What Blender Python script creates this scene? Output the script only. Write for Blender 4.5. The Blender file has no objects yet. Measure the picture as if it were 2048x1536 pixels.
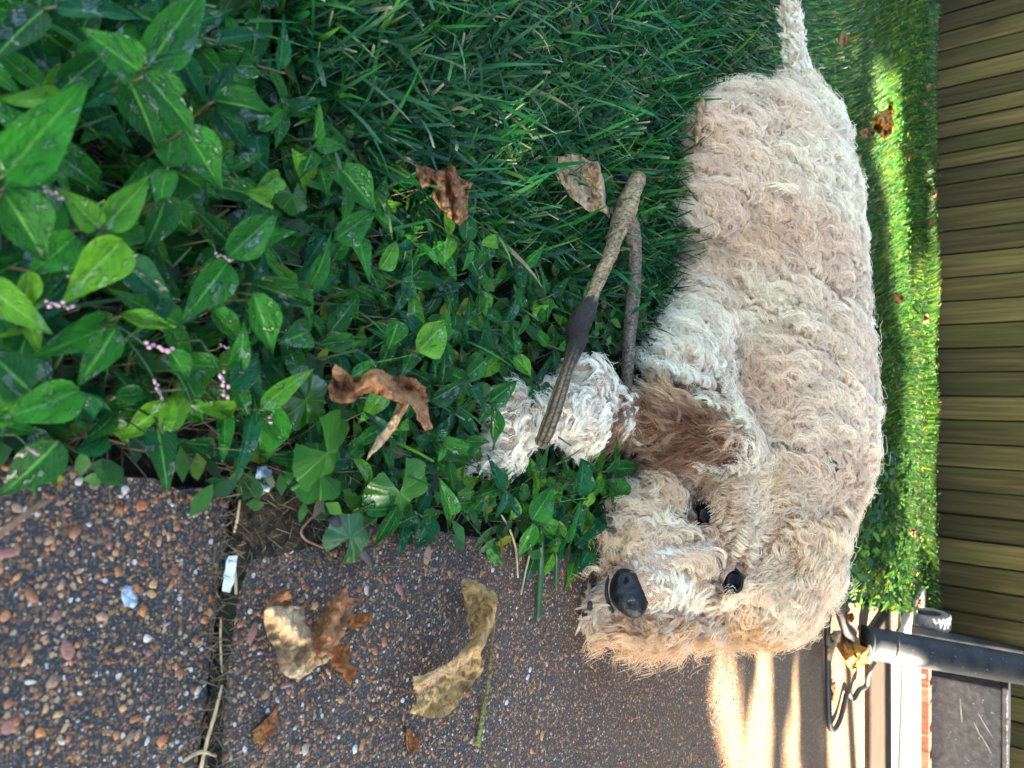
import bpy, math, random
import numpy as np
from mathutils import Vector, Matrix, Quaternion, noise as mnoise
from mathutils.bvhtree import BVHTree
from mathutils.geometry import delaunay_2d_cdt

random.seed(7); RNG = np.random.default_rng(7)
S = bpy.context.scene
COL = S.collection

# ------------------------------------------------------------------ camera
# The photograph was taken with the phone turned on its side: the picture's right is the world's up.
CAM_H = 0.51; PITCH = math.radians(34.7); FPX = 1500.0
C0 = Vector((0, 0, CAM_H))
FW = Vector((0, math.cos(PITCH), -math.sin(PITCH)))
UU = Vector((0, math.sin(PITCH), math.cos(PITCH)))
RU = Vector((1, 0, 0))
cam_d = bpy.data.cameras.new('camera'); cam = bpy.data.objects.new('camera', cam_d); COL.objects.link(cam)
cam_d.sensor_width = 36.0; cam_d.lens = 36.0 * FPX / 2048; cam_d.clip_start = 0.01; cam_d.clip_end = 200
cam_d.dof.use_dof = True; cam_d.dof.focus_distance = 1.05; cam_d.dof.aperture_fstop = 9.0
rot = Matrix((UU, -RU, -FW)).transposed().to_4x4()
cam.matrix_world = Matrix.Translation(C0) @ rot
S.camera = cam

# ------------------------------------------------------------------ world, sun, exposure
SUN_EL = math.radians(33); SUN_AZ = math.radians(-1.5)          # azimuth from +x towards +y
SUN = Vector((math.cos(SUN_EL) * math.cos(SUN_AZ), math.cos(SUN_EL) * math.sin(SUN_AZ), math.sin(SUN_EL)))
W = bpy.data.worlds.new('World'); S.world = W; W.use_nodes = True
nt = W.node_tree; bg = nt.nodes['Background']
sky = nt.nodes.new('ShaderNodeTexSky'); sky.sky_type = 'NISHITA'; sky.sun_disc = False
sky.sun_elevation = SUN_EL; sky.sun_rotation = math.radians(90) - SUN_AZ
nt.links.new(sky.outputs[0], bg.inputs[0]); bg.inputs[1].default_value = 0.055
sd = bpy.data.lights.new('sun', 'SUN'); sd.energy = 5.0; sd.angle = math.radians(0.53); sd.color = (1, 0.93, 0.82)
so = bpy.data.objects.new('sun', sd); COL.objects.link(so)
so.rotation_euler = SUN.to_track_quat('Z', 'Y').to_euler(); so.location = (6, 0, 8)
S.view_settings.view_transform = 'Standard'; S.view_settings.look = 'None'
S.view_settings.exposure = 4.25; S.view_settings.gamma = 1.0
try:
    S.view_settings.use_white_balance = True
    S.view_settings.white_balance_temperature = 7100; S.view_settings.white_balance_tint = 6.5
except Exception: pass
S.render.engine = 'CYCLES'
S.cycles.use_denoising = True
S.cycles.max_bounces = 6; S.cycles.transparent_max_bounces = 8
S.cycles_curves.shape = 'RIBBONS'
S.cycles_curves.subdivisions = 1

# ------------------------------------------------------------------ helpers
def ray(X, Y):
    return FW + UU * ((X - 1024) / FPX) + RU * ((Y - 768) / FPX)
def at(X, Y, t):                       # point seen at pixel X, Y at depth t
    return C0 + ray(X, Y) * t
def gp(X, Y, z=0.0):                   # point seen at pixel X, Y on the level z
    r = ray(X, Y); return C0 + r * ((CAM_H - z) / -r.z)
def to_px(p):
    d = p - C0; t = d.dot(FW); return (1024 + FPX * d.dot(UU) / t, 768 + FPX * d.dot(RU) / t, t)

def tag(o, label=None, cat=None, group=None, kind=None):
    if label: o['label'] = label
    if cat: o['category'] = cat
    if group: o['group'] = group
    if kind: o['kind'] = kind
    return o
def empty(name, loc, label, cat, group=None):
    o = bpy.data.objects.new(name, None); COL.objects.link(o); o.location = loc; o.empty_display_size = .02
    return tag(o, label, cat, group)
def link(name, me, parent=None, mats=None):
    o = bpy.data.objects.new(name, me); COL.objects.link(o)
    if parent is not None: o.parent = parent
    if mats is not None:
        for m in (mats if isinstance(mats, (list, tuple)) else [mats]): me.materials.append(m)
    return o
def mesh(name, V, Fc, smooth=True, cols=None, uvs=None):
    V = np.asarray(V, dtype=np.float32); me = bpy.data.meshes.new(name)
    if isinstance(Fc, np.ndarray):
        n, k = Fc.shape
        me.vertices.add(len(V)); me.vertices.foreach_set('co', V.ravel())
        me.loops.add(n * k); me.loops.foreach_set('vertex_index', Fc.astype(np.int32).ravel())
        me.polygons.add(n); me.polygons.foreach_set('loop_start', np.arange(0, n * k, k, dtype=np.int32))
        me.update(calc_edges=True); me.validate()
    else:
        me.from_pydata(V.tolist(), [], Fc); me.update()
    if smooth: me.polygons.foreach_set('use_smooth', np.ones(len(me.polygons), dtype=bool))
    if cols is not None:
        ca = me.color_attributes.new('Col', 'FLOAT_COLOR', 'POINT')
        c = np.ones((len(V), 4), dtype=np.float32); c[:, :3] = cols; ca.data.foreach_set('color', c.ravel())
    if uvs is not None:
        ul = me.uv_layers.new(name='UVMap'); li = np.empty(len(me.loops), dtype=np.int32)
        me.loops.foreach_get('vertex_index', li); ul.data.foreach_set('uv', np.asarray(uvs, dtype=np.float32)[li].ravel())
    return me
def box(cx, cy, cz, sx, sy, sz):
    V = [(cx + a * sx / 2, cy + b * sy / 2, cz + c * sz / 2) for a in (-1, 1) for b in (-1, 1) for c in (-1, 1)]
    F_ = [(0, 1, 3, 2), (4, 6, 7, 5), (0, 4, 5, 1), (2, 3, 7, 6), (0, 2, 6, 4), (1, 5, 7, 3)]
    return V, F_
def bevel(o, w, seg=2):
    m = o.modifiers.new('bevel', 'BEVEL'); m.width = w; m.segments = seg; m.limit_method = 'ANGLE'; return o
def tube(pts, rads, n=8, lump=0.0, seed=0, cap=True):
    """a tube along points with a radius for each, optionally lumpy"""
    pts = [Vector(p) for p in pts]; V = []; F_ = []; ref = Vector((0, 0, 1)); uv = []
    for i, p in enumerate(pts):
        d = (pts[min(i + 1, len(pts) - 1)] - pts[max(i - 1, 0)]).normalized()
        a = ref - d * ref.dot(d)
        if a.length < 1e-3: a = Vector((1, 0, 0)) - d * d.x
        a.normalize(); b = d.cross(a); ref = a
        for k in range(n):
            th = 2 * math.pi * k / n
            q = a * math.cos(th) + b * math.sin(th)
            r = rads[i]
            if lump: r *= 1 + lump * mnoise.noise((p + q * rads[i]) * (0.5 / max(rads[i], 1e-4)) + Vector((seed, 0, 0)))
            V.append(p + q * r); uv.append((k / n, i / len(pts)))
    for i in range(len(pts) - 1):
        for k in range(n):
            F_.append((i * n + k, i * n + (k + 1) % n, (i + 1) * n + (k + 1) % n, (i + 1) * n + k))
    if cap:
        F_.append(tuple(range(n))[::-1]); F_.append(tuple(range((len(pts) - 1) * n, len(pts) * n)))
    return V, F_
def spline(pts, m=6):
    """Catmull-Rom through tuples (any dimension)"""
    P_ = [np.array(p, float) for p in pts]; P_ = [2 * P_[0] - P_[1]] + P_ + [2 * P_[-1] - P_[-2]]; out = []
    for i in range(1, len(P_) - 2):
        for k in range(m):
            u = k / m; a, b, c, d = P_[i - 1:i + 3]
            out.append(0.5 * ((2 * b) + (c - a) * u + (2 * a - 5 * b + 4 * c - d) * u * u + (3 * b - a - 3 * c + d) * u ** 3))
    out.append(P_[-2]); return out
def in_poly(x, y, poly):
    x = np.asarray(x, float); y = np.asarray(y, float); ins = np.zeros(x.shape, bool); n = len(poly)
    for i in range(n):
        x1, y1 = poly[i]; x2, y2 = poly[(i + 1) % n]
        if y1 == y2: continue
        c = ((y1 > y) != (y2 > y)) & (x < (x2 - x1) * (y - y1) / (y2 - y1) + x1); ins ^= c
    return ins
def px_np(P_):
    d = P_ - np.array(C0); t = d @ np.array(FW)
    t = np.where(t < .02, .02, t)
    return 1024 + FPX * (d @ np.array(UU)) / t, 768 + FPX * (d @ np.array(RU)) / t, t

# ------------------------------------------------------------------ materials
class MatB:
    def __init__(s, name, rough=.6, spec=.5):
        s.m = bpy.data.materials.new(name); s.m.use_nodes = True; s.nt = s.m.node_tree
        s.b = s.nt.nodes['Principled BSDF']; s.b.inputs['Roughness'].default_value = rough
        s.b.inputs['Specular IOR Level'].default_value = spec
    def n(s, typ, **kw):
        nd = s.nt.nodes.new(typ)
        for k, v in kw.items():
            if k in nd.inputs.keys(): nd.inputs[k].default_value = v
            else: setattr(nd, k, v)
        return nd
    def l(s, a, b): s.nt.links.new(a, b)
    def coord(s, kind='Object', scale=(1, 1, 1)):
        tc = s.n('ShaderNodeTexCoord'); mp = s.n('ShaderNodeMapping'); mp.inputs['Scale'].default_value = scale
        s.l(tc.outputs[kind], mp.inputs[0]); return mp.outputs[0]
    def world(s, scale=(1, 1, 1)):
        g = s.n('ShaderNodeNewGeometry'); mp = s.n('ShaderNodeMapping'); mp.inputs['Scale'].default_value = scale
        s.l(g.outputs['Position'], mp.inputs[0]); return mp.outputs[0]
    def noise(s, vec, scale, detail=3, rough=.55):
        nd = s.n('ShaderNodeTexNoise'); nd.inputs['Scale'].default_value = scale; nd.inputs['Detail'].default_value = detail
        nd.inputs['Roughness'].default_value = rough; s.l(vec, nd.inputs['Vector']); return nd.outputs[0]
    def ramp(s, fac, stops, interp='LINEAR'):
        nd = s.n('ShaderNodeValToRGB'); cr = nd.color_ramp; cr.interpolation = interp
        while len(cr.elements) < len(stops): cr.elements.new(.5)
        for e, (p, c) in zip(cr.elements, stops):
            e.position = p; e.color = (*c, 1) if len(c) == 3 else c
        s.l(fac, nd.inputs[0]); return nd.outputs[0]
    def mix(s, fac, a, b, blend='MIX'):
        nd = s.n('ShaderNodeMix', data_type='RGBA', blend_type=blend)
        for v, i in ((fac, 0), (a, 6), (b, 7)):
            if hasattr(v, 'links') or hasattr(v, 'is_linked'): s.l(v, nd.inputs[i])
            else: nd.inputs[i].default_value = v if i == 0 else ((*v, 1) if len(v) == 3 else v)
        return nd.outputs[2]
    def math(s, op, a, b=0.0):
        nd = s.n('ShaderNodeMath', operation=op)
        for v, i in ((a, 0), (b, 1)):
            if hasattr(v, 'is_linked'): s.l(v, nd.inputs[i])
            else: nd.inputs[i].default_value = v
        return nd.outputs[0]
    def color(s, c):
        if hasattr(c, 'is_linked'): s.l(c, s.b.inputs['Base Color'])
        else: s.b.inputs['Base Color'].default_value = (*c, 1)
    def bump(s, h, dist, strength=1.0):
        nd = s.n('ShaderNodeBump'); nd.inputs['Distance'].default_value = dist; nd.inputs['Strength'].default_value = strength
        s.l(h, nd.inputs['Height']); s.l(nd.outputs[0], s.b.inputs['Normal'])
    def rnd(s): return s.n('ShaderNodeObjectInfo').outputs['Random']
    def col_attr(s):
        return s.n('ShaderNodeVertexColor', layer_name='Col').outputs[0]
def hexf(r, g, b):                     # sRGB 0..255 to linear
    f = lambda c: ((c / 255 + .055) / 1.055) ** 2.4 if c > 10 else c / 255 / 12.92
    return (f(r), f(g), f(b))
def shade_mat(name, c, rough=.6, var=.25, nscale=40, bumpd=.0005, spec=.5):
    m = MatB(name, rough, spec); v = m.coord('Object'); nz = m.noise(v, nscale, 4)
    m.color(m.ramp(nz, [(.25, tuple(x * (1 - var) for x in c)), (.75, tuple(min(1, x * (1 + var)) for x in c))]))
    m.bump(nz, bumpd); return m.m

# pavement: dark mortar full of small orange, tan and white chips
def mat_pavement():
    m = MatB('pavement', .7, .3); p = m.world()
    fine = m.noise(p, 420, 4, .7); big = m.noise(p, 6, 4)
    base = m.ramp(fine, [(.36, (.006, .006, .006)), (.52, (.028, .027, .026)), (.62, (.10, .095, .09)), (.72, (.24, .23, .22))])
    base = m.mix(m.ramp(big, [(.35, (0, 0, 0)), (.7, (.35, .35, .35))]), base, (.07, .064, .06))
    sy_ = m.n('ShaderNodeSeparateXYZ'); m.l(p, sy_.inputs[0]); dry = m.n('ShaderNodeMapRange'); dry.inputs[1].default_value = .75; dry.inputs[2].default_value = 1.7; dry.inputs[3].default_value = 0; dry.inputs[4].default_value = .85  # dry: drier far mortar, and also the sun patch brightness put into the colour
    m.l(m.math('ADD', sy_.outputs[1], m.math('MULTIPLY', big, .3)), dry.inputs[0]); base = m.mix(dry.outputs[0], base, m.mix(fine, (.05, .03, .018), (.22, .125, .062)))  # far mortar lighter and warmer: drier, with sun patch brightness put into the colour
    wv = m.n('ShaderNodeTexNoise'); wv.inputs['Scale'].default_value = 260; m.l(p, wv.inputs['Vector'])
    jit = m.n('ShaderNodeVectorMath', operation='MULTIPLY_ADD'); jit.inputs[1].default_value = (.003, .003, .003)
    m.l(wv.outputs[1], jit.inputs[0]); m.l(p, jit.inputs[2])
    def chips(scale, dist, dens):
        vo = m.n('ShaderNodeTexVoronoi'); vo.inputs['Scale'].default_value = scale; m.l(jit.outputs[0], vo.inputs['Vector'])
        sep = m.n('ShaderNodeSeparateColor'); m.l(vo.outputs['Color'], sep.inputs[0])
        c = m.ramp(sep.outputs[0], [(0, (.17, .075, .028)), (.25, (.28, .13, .045)), (.45, (.2, .11, .07)), (.6, (.38, .24, .12)), (.8, (.13, .07, .05)), (.93, (.5, .47, .42))], 'CONSTANT')
        inside = m.math('LESS_THAN', vo.outputs['Distance'], dist)
        keep = m.math('LESS_THAN', sep.outputs[1], dens)
        return c, m.math('MULTIPLY', inside, keep)
    c1, f1 = chips(430, .45, .42); c2, f2 = chips(240, .45, .38)
    out = m.mix(f1, base, c1); out = m.mix(f2, out, c2)
    m.color(out); m.l(m.ramp(m.math('ADD', f1, f2), [(0, (.6,) * 3), (1, (.7,) * 3)]), m.b.inputs['Roughness'])
    m.bump(m.math('ADD', m.math('MULTIPLY', fine, .6), m.math('MULTIPLY', m.math('ADD', f1, f2), .5)), .0012, .8)
    return m.m
M_PAVE = mat_pavement()
def mat_chip():
    m = MatB('pebble', .55); p = m.world(); nz = m.noise(p, 700, 3)
    m.color(m.mix(m.ramp(nz, [(.3, (0, 0, 0)), (.7, (1, 1, 1))]), m.mix(.45, m.col_attr(), (.02, .015, .012)), m.col_attr())); m.bump(nz, .0006); return m.m
M_CHIP = mat_chip()
def mat_soil():
    m = MatB('soil', .9, .2); p = m.world(); a = m.noise(p, 60, 5); b = m.noise(p, 7, 3)
    c = m.ramp(a, [(.3, (.006, .005, .004)), (.6, (.03, .022, .014)), (.8, (.07, .05, .03))])
    m.color(m.mix(m.ramp(b, [(.4, (0, 0, 0)), (.65, (.45, .45, .45))]), c, (.01, .025, .008))); m.bump(a, .01); return m.m
M_SOIL = mat_soil()

def mat_leaf(name, dark, light, rib, rough=.3, wet=True, trans=.2):
    """a green leaf: pale midrib and side veins along its UV, blotches, quilting and wet gloss"""
    m = MatB(name, rough, .5); tc = m.n('ShaderNodeTexCoord'); sp = m.n('ShaderNodeSeparateXYZ'); m.l(tc.outputs['UV'], sp.inputs[0])
    u, v = sp.outputs[0], sp.outputs[1]; r = m.rnd(); ob = m.coord('Object')
    off = m.n('ShaderNodeVectorMath', operation='ADD'); m.l(ob, off.inputs[0]); m.l(m.math('MULTIPLY', r, 37.0), off.inputs[1])
    av = m.math('ABSOLUTE', m.math('SUBTRACT', v, .5))
    base = m.mix(r, dark, light)
    blot = m.noise(off.outputs[0], 4.5, 3)
    base = m.mix(m.ramp(blot, [(.35, (0, 0, 0)), (.7, (.6, .6, .6))]), base, tuple(x * .55 for x in dark))
    side = m.math('SINE', m.math('MULTIPLY', m.math('ADD', u, m.math('MULTIPLY', av, -.75)), 62))
    sidef = m.ramp(side, [(.8, (0, 0, 0)), (1, (.16, .16, .16))])
    base = m.mix(sidef, base, rib)
    base = m.mix(m.ramp(av, [(.015, (.9, .9, .9)), (.045, (0, 0, 0))]), base, rib)
    base = m.mix(m.ramp(m.noise(off.outputs[0], 14, 2), [(.7, (0, 0, 0)), (.76, (.6, .6, .6))]), base, (.09, .07, .025))
    m.color(base)
    w = m.noise(off.outputs[0], 4.5, 2, .5); ww = m.ramp(w, [(.55, (0, 0, 0)), (.60, (1, 1, 1))]); drops = m.noise(off.outputs[0], 30, 1)
    if wet: m.l(m.ramp(w, [(.55, (.42,) * 3), (.60, (.12,) * 3)]), m.b.inputs['Roughness']); m.l(m.ramp(w, [(.55, (.14,) * 3), (.60, (.8,) * 3)]), m.b.inputs['Specular IOR Level'])
    h = m.math('ADD', m.math('MULTIPLY', side, .04), m.math('MULTIPLY', ww, .55))
    h = m.math('ADD', h, m.math('MULTIPLY', m.noise(off.outputs[0], 5.5, 2), 1.2)); h = m.math('ADD', h, m.math('MULTIPLY', m.ramp(drops, [(.62, (0, 0, 0)), (.72, (1, 1, 1))]), .5)); m.bump(h, .0020, .9)
    tr = m.n('ShaderNodeBsdfTranslucent'); m.l(m.mix(.5, base, tuple(min(1, x * 2.2) for x in light)), tr.inputs[0])
    mx = m.n('ShaderNodeMixShader'); mx.inputs[0].default_value = trans
    out = m.nt.nodes['Material Output']; m.l(m.b.outputs[0], mx.inputs[1]); m.l(tr.outputs[0], mx.inputs[2]); m.l(mx.outputs[0], out.inputs[0])
    return m.m
M_LEAF = [mat_leaf('smartweed_leaf', (.003, .045, .012), (.030, .21, .020), (.10, .32, .04)),
          mat_leaf('smartweed_leaf_yellow', (.05, .21, .015), (.12, .30, .02), (.2, .4, .05)),
          mat_leaf('smartweed_leaf_blue', (.003, .055, .024), (.008, .11, .03), (.04, .18, .045))]
M_MALLOW = mat_leaf('mallow_leaf', (.015, .10, .012), (.03, .14, .015), (.10, .26, .03), .35)
M_STEM = shade_mat('weed_stem', (.09, .075, .03), .5, .4, 60)
M_GSTEM = shade_mat('green_stem', (.022, .075, .022), .5, .3, 60)
M_FLOWER = shade_mat('smartweed_flower', (.62, .32, .36), .5, .45, 300)
def mat_attr(name, rough=.5, trans=.3, spec=.4, nscale=200):
    m = MatB(name, rough, spec); c = m.col_attr(); nz = m.noise(m.world(), nscale, 2)
    c2 = m.mix(m.ramp(nz, [(.3, (0, 0, 0)), (.7, (1, 1, 1))]), m.mix(.35, c, (0, .01, 0)), c); m.color(c2)
    tr = m.n('ShaderNodeBsdfTranslucent'); m.l(c, tr.inputs[0]); mx = m.n('ShaderNodeMixShader'); mx.inputs[0].default_value = trans
    out = m.nt.nodes['Material Output']; m.l(m.b.outputs[0], mx.inputs[1]); m.l(tr.outputs[0], mx.inputs[2]); m.l(mx.outputs[0], out.inputs[0])
    return m.m
M_GRASS = mat_attr('grass', .42, .35, .3)
M_STRAW = mat_attr('straw', .8, .1, .2)
def mat_dry(name, dark, mid, light, trans=.12):
    m = MatB(name, .75, .25); p = m.coord('Object'); a = m.noise(p, 38, 5, .65); b = m.noise(p, 160, 3)
    c = m.ramp(a, [(.28, dark), (.5, mid), (.72, light)])
    vo = m.n('ShaderNodeTexVoronoi', feature='DISTANCE_TO_EDGE'); vo.inputs['Scale'].default_value = 75; m.l(p, vo.inputs['Vector'])
    c = m.mix(m.ramp(vo.outputs[0], [(0, (.55, .55, .55)), (.05, (0, 0, 0))]), c, tuple(x * .5 for x in mid))
    c = m.mix(m.ramp(b, [(.62, (0, 0, 0)), (.75, (.5, .5, .5))]), c, dark); m.color(c)
    m.bump(m.math('ADD', m.math('ADD', m.math('MULTIPLY', a, 1.0), m.math('MULTIPLY', b, .5)), m.math('MULTIPLY', m.ramp(vo.outputs[0], [(0, (0, 0, 0)), (.12, (1, 1, 1))]), .25)), .006, 1.0)
    tr = m.n('ShaderNodeBsdfTranslucent'); m.l(c, tr.inputs[0]); mx = m.n('ShaderNodeMixShader'); mx.inputs[0].default_value = trans
    out = m.nt.nodes['Material Output']; m.l(m.b.outputs[0], mx.inputs[1]); m.l(tr.outputs[0], mx.inputs[2]); m.l(mx.outputs[0], out.inputs[0])
    return m.m
M_DRY = mat_dry('dry_leaf_tan', (.16, .08, .04), (.46, .29, .15), (.68, .48, .28))
M_DRYB = mat_dry('dry_leaf_brown', (.09, .035, .015), (.28, .12, .05), (.46, .24, .11))
M_DRYO = mat_dry('dry_leaf_orange', (.16, .05, .02), (.38, .13, .04), (.5, .22, .07), .35)
M_DRYSUN = mat_dry('dry_leaf_sunlit', (.35, .13, .02), (.62, .28, .05), (.75, .45, .12), .4)  # brighter copy of the orange leaf, sunshine put into its colour
M_DRYY = mat_dry('dry_leaf_yellow', (.17, .08, .03), (.42, .25, .10), (.62, .42, .15))

# ================================================================== SETTING
def sheet(name, x0, x1, y0, y1, nx, ny, hf, mat, kind='structure'):
    xs = np.linspace(x0, x1, nx); ys = np.linspace(y0, y1, ny); V = [(x, y, hf(x, y)) for y in ys for x in xs]
    q = np.arange(nx * ny).reshape(ny, nx)
    F_ = np.stack([q[:-1, :-1], q[:-1, 1:], q[1:, 1:], q[1:, :-1]], -1).reshape(-1, 4)
    o = link(name, mesh(name, V, F_), None, mat); tag(o, kind=kind); return o
def edge_x(y): return 0.275 * y - 0.012          # the pavement's left edge
soil = sheet('ground', -14, 16, -3, 16, 120, 90, lambda x, y: -.018 + .006 * mnoise.noise(Vector((x * 3, y * 3, 0))), M_SOIL)

# pavement slabs with a recessed joint between them
def slab(name, poly, ztop, zbot, mat):
    n = len(poly); V = [(x, y, ztop) for x, y in poly] + [(x, y, zbot) for x, y in poly]
    F_ = [tuple(range(n)), tuple(range(2 * n - 1, n - 1, -1))] + [(i, i + n, (i + 1) % n + n, (i + 1) % n) for i in range(n)]
    o = link(name, mesh(name, V, F_, False), None, mat); tag(o, kind='structure'); return o
jA, jB = gp(486, 905), gp(408, 1560)
jd = (jB - jA).normalized(); jn = Vector((-jd.y, jd.x, 0))
def joint_line(x, off):                          # y of the joint's edge at x
    return jA.y + (x - jA.x) * jd.y / jd.x + off
def jag(pts, amp, step, seed):
    out = []
    for (a, b) in zip(pts, pts[1:]):
        a = Vector(a); b = Vector(b); n = max(1, int((b - a).length / step))
        for k in range(n):
            p = a.lerp(b, k / n); w = mnoise.noise(Vector((p.x * 60, p.y * 60, seed))) * amp
            d = (b - a).normalized(); out.append((p.x - d.y * w, p.y + d.x * w))
    out.append(tuple(pts[-1])); return out
xe = 2.6
near = jag([(edge_x(-.6), -.6), (xe, -.6)], 0, 1, 0)[:-1] + jag([(xe, joint_line(xe, -.007)), (edge_x(.36), joint_line(edge_x(.36), -.007))], .003, .012, 1) + jag([(edge_x(.35), .35), (edge_x(-.6), -.6)], .006, .02, 2)[1:-1]
slab('pavement_near_slab', near, 0, -.06, M_PAVE)
far = jag([(edge_x(.37), joint_line(edge_x(.37), .007)), (xe, joint_line(xe, .007))], .003, .012, 3) + jag([(xe, 3.98), (edge_x(3.98), 3.98)], 0, 3, 0)[:-1] + jag([(edge_x(3.98), 3.98), (edge_x(.38), .38)], .01, .03, 4)[:-1]
slab('pavement_far_slab', far, 0, -.06, M_PAVE)
# debris and soil in the joint
def scatter_chips(N, poly_px, rmin, rmax, seed, flat=.5, reg=None):
    g = np.random.default_rng(seed); pts = []
    while len(pts) < N:
        if reg is None:
            X = g.uniform(*poly_px[0]); Y = g.uniform(*poly_px[1]); p = gp(X, Y)
        else:
            p = Vector((g.uniform(*reg[0]), g.uniform(*reg[1]), 0))
        if p.x < edge_x(p.y) + .004 or p.y > 3.9 or abs(p.y - joint_line(p.x, 0)) < .010: continue
        pts.append(p)
    return pts
import bmesh
_b = bmesh.new(); bmesh.ops.create_icosphere(_b, subdivisions=1, radius=1); ICO_V = np.array([v.co[:] for v in _b.verts]); ICO_F = np.array([[v.index for v in f.verts] for f in _b.faces]); _b.free()
CHIPC = [np.array(hexf(*c)) for c in ((176, 104, 58), (200, 130, 78), (150, 92, 60), (214, 160, 108), (120, 74, 56), (186, 142, 112), (224, 210, 190), (205, 205, 208), (168, 110, 96), (196, 120, 50), (140, 110, 90))]
CHIPW = np.array([.2, .16, .14, .11, .09, .07, .03, .03, .08, .07, .02]); CHIPW /= CHIPW.sum()
def chips_mesh(pts, sizes, seed, flat=.42, colsel=None):
    g = np.random.default_rng(seed); N = len(pts); P_ = np.array([p[:] for p in pts]); a = g.uniform(0, 6.28, N)
    st = g.uniform(.6, 1.35, N); sz = np.asarray(sizes)
    v = ICO_V[None] * (1 + g.uniform(-.38, .34, (N, len(ICO_V), 1)))
    v = np.sign(v) * np.abs(v) ** .8
    x = v[..., 0] * (sz * st)[:, None]; y = v[..., 1] * (sz / st)[:, None]; z = np.minimum(v[..., 2] * (sz * flat)[:, None], (sz * flat * .55)[:, None])
    ca, sa = np.cos(a)[:, None], np.sin(a)[:, None]
    out = np.stack([x * ca - y * sa, x * sa + y * ca, z], -1) + P_[:, None]
    F_ = (ICO_F[None] + (np.arange(N) * len(ICO_V))[:, None, None]).reshape(-1, 3)
    ci = g.choice(len(CHIPC), N, p=CHIPW); c = np.array(CHIPC)[ci] * g.uniform(.45, 1.0, (N, 1)); cols = np.repeat(c, len(ICO_V), 0)
    return mesh('pebbles', out.reshape(-1, 3), F_, False, cols)
pts = scatter_chips(25000, None, 0, 0, 8, reg=((.02, 1.15), (.12, 1.6))); g = np.random.default_rng(55); sz = np.clip(g.lognormal(math.log(.00135), .45, len(pts)), .0006, .0048)
o = link('exposed_pebbles', chips_mesh(pts, sz, 9), None, M_CHIP); tag(o, kind='stuff')
# the larger stones, set proud of the mortar
BIG = [(283, 1010, 17, 0), (300, 1045, 15, 4), (250, 978, 12, 7), (325, 940, 22, 4), (158, 962, 12, 6), (35, 1015, 14, 5), (15, 1105, 22, 8), (112, 1235, 14, 8), (10, 1232, 14, 1), (135, 1300, 22, 8),
       (15, 1455, 20, 8), (130, 1455, 11, 3), (302, 1188, 13, 3), (283, 1222, 10, 9), (258, 1195, 22, 7), (360, 1345, 15, 2), (640, 1460, 13, 2), (545, 1105, 14, 9), (855, 1108, 24, 5), (718, 1180, 9, 3), (800, 1180, 18, 8),
       (530, 1460, 26, 1), (490, 1500, 9, 7), (505, 1265, 22, 8), (575, 1105, 8, 6), (230, 1105, 10, 3), (318, 1085, 10, 3), (255, 1070, 9, 1), (350, 1140, 13, 2), (215, 1060, 15, 4), (60, 1365, 10, 6), (500, 1222, 8, 6), (420, 1225, 11, 3),
       (1013, 1405, 9, 7), (1060, 1340, 9, 7), (1055, 1355, 9, 7), (1100, 1340, 12, 2), (1040, 1010, 1, 7), (950, 1340, 8, 7), (805, 1400, 9, 7), (985, 1140, 9, 6)]
bp, bs, bc = [], [], []
for X, Y, r, c in BIG:
    p = gp(X, Y); bp.append(p); bs.append(r * .9 * (p - C0).length / FPX * .85); bc.append(c)
PEB = tag(empty('pavement_stones', gp(400, 1200), 'larger tan, pink and white stones set in the dark mortar of the paving', 'stones'))
for i, (p, s_, c) in enumerate(zip(bp, bs, bc)):
    me = chips_mesh([(0, 0, 0)], [s_], 100 + i, .3); ca = me.color_attributes['Col']; q = np.ones((len(me.vertices), 4), np.float32); q[:, :3] = CHIPC[c] * (1.0 if c in (6, 7) else .85); ca.data.foreach_set('color', q.ravel())
    o = link('stone', me, PEB, M_CHIP); o.location = Vector(p) - PEB.location
    sd_ = o.modifiers.new('s', 'SUBSURF'); sd_.levels = sd_.render_levels = 1

# ------------------------------------------------------------------ fence
def mat_board():
    m = MatB('fence_board', .8, .2); v = m.coord('Object', (20, 60, .7)); r = m.rnd()
    off = m.n('ShaderNodeVectorMath', operation='ADD'); m.l(v, off.inputs[0]); m.l(m.math('MULTIPLY', r, 91.0), off.inputs[1])
    a = m.noise(off.outputs[0], 2.2, 6, .6); b = m.noise(off.outputs[0], .55, 3)
    c = m.ramp(a, [(.28, (.034, .026, .010)), (.5, (.076, .060, .024)), (.72, (.135, .107, .045))])
    c = m.mix(m.ramp(b, [(.48, (0, 0, 0)), (.66, (.6, .6, .6))]), c, (.045, .06, .012))        # green algae
    vo = m.n('ShaderNodeTexVoronoi'); vo.inputs['Scale'].default_value = 1.0; mp = m.coord('Object', (5, 5, 1.6))
    of2 = m.n('ShaderNodeVectorMath', operation='ADD'); m.l(mp, of2.inputs[0]); m.l(m.math('MULTIPLY', r, 17.0), of2.inputs[1]); m.l(of2.outputs[0], vo.inputs['Vector'])
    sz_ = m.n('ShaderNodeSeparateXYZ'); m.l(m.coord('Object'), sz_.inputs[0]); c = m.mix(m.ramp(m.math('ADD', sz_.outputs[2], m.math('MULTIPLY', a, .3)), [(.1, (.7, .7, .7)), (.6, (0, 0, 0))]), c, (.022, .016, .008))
    c = m.mix(m.ramp(vo.outputs['Distance'], [(.05, (.8, .8, .8)), (.13, (0, 0, 0))]), c, (.03, .018, .008))   # knots
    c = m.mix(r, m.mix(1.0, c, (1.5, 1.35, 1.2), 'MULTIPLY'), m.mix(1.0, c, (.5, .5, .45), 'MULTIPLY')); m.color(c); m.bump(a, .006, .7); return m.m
M_BOARD = mat_board()
FY = 5.42; LEAN = math.radians(6)
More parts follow.
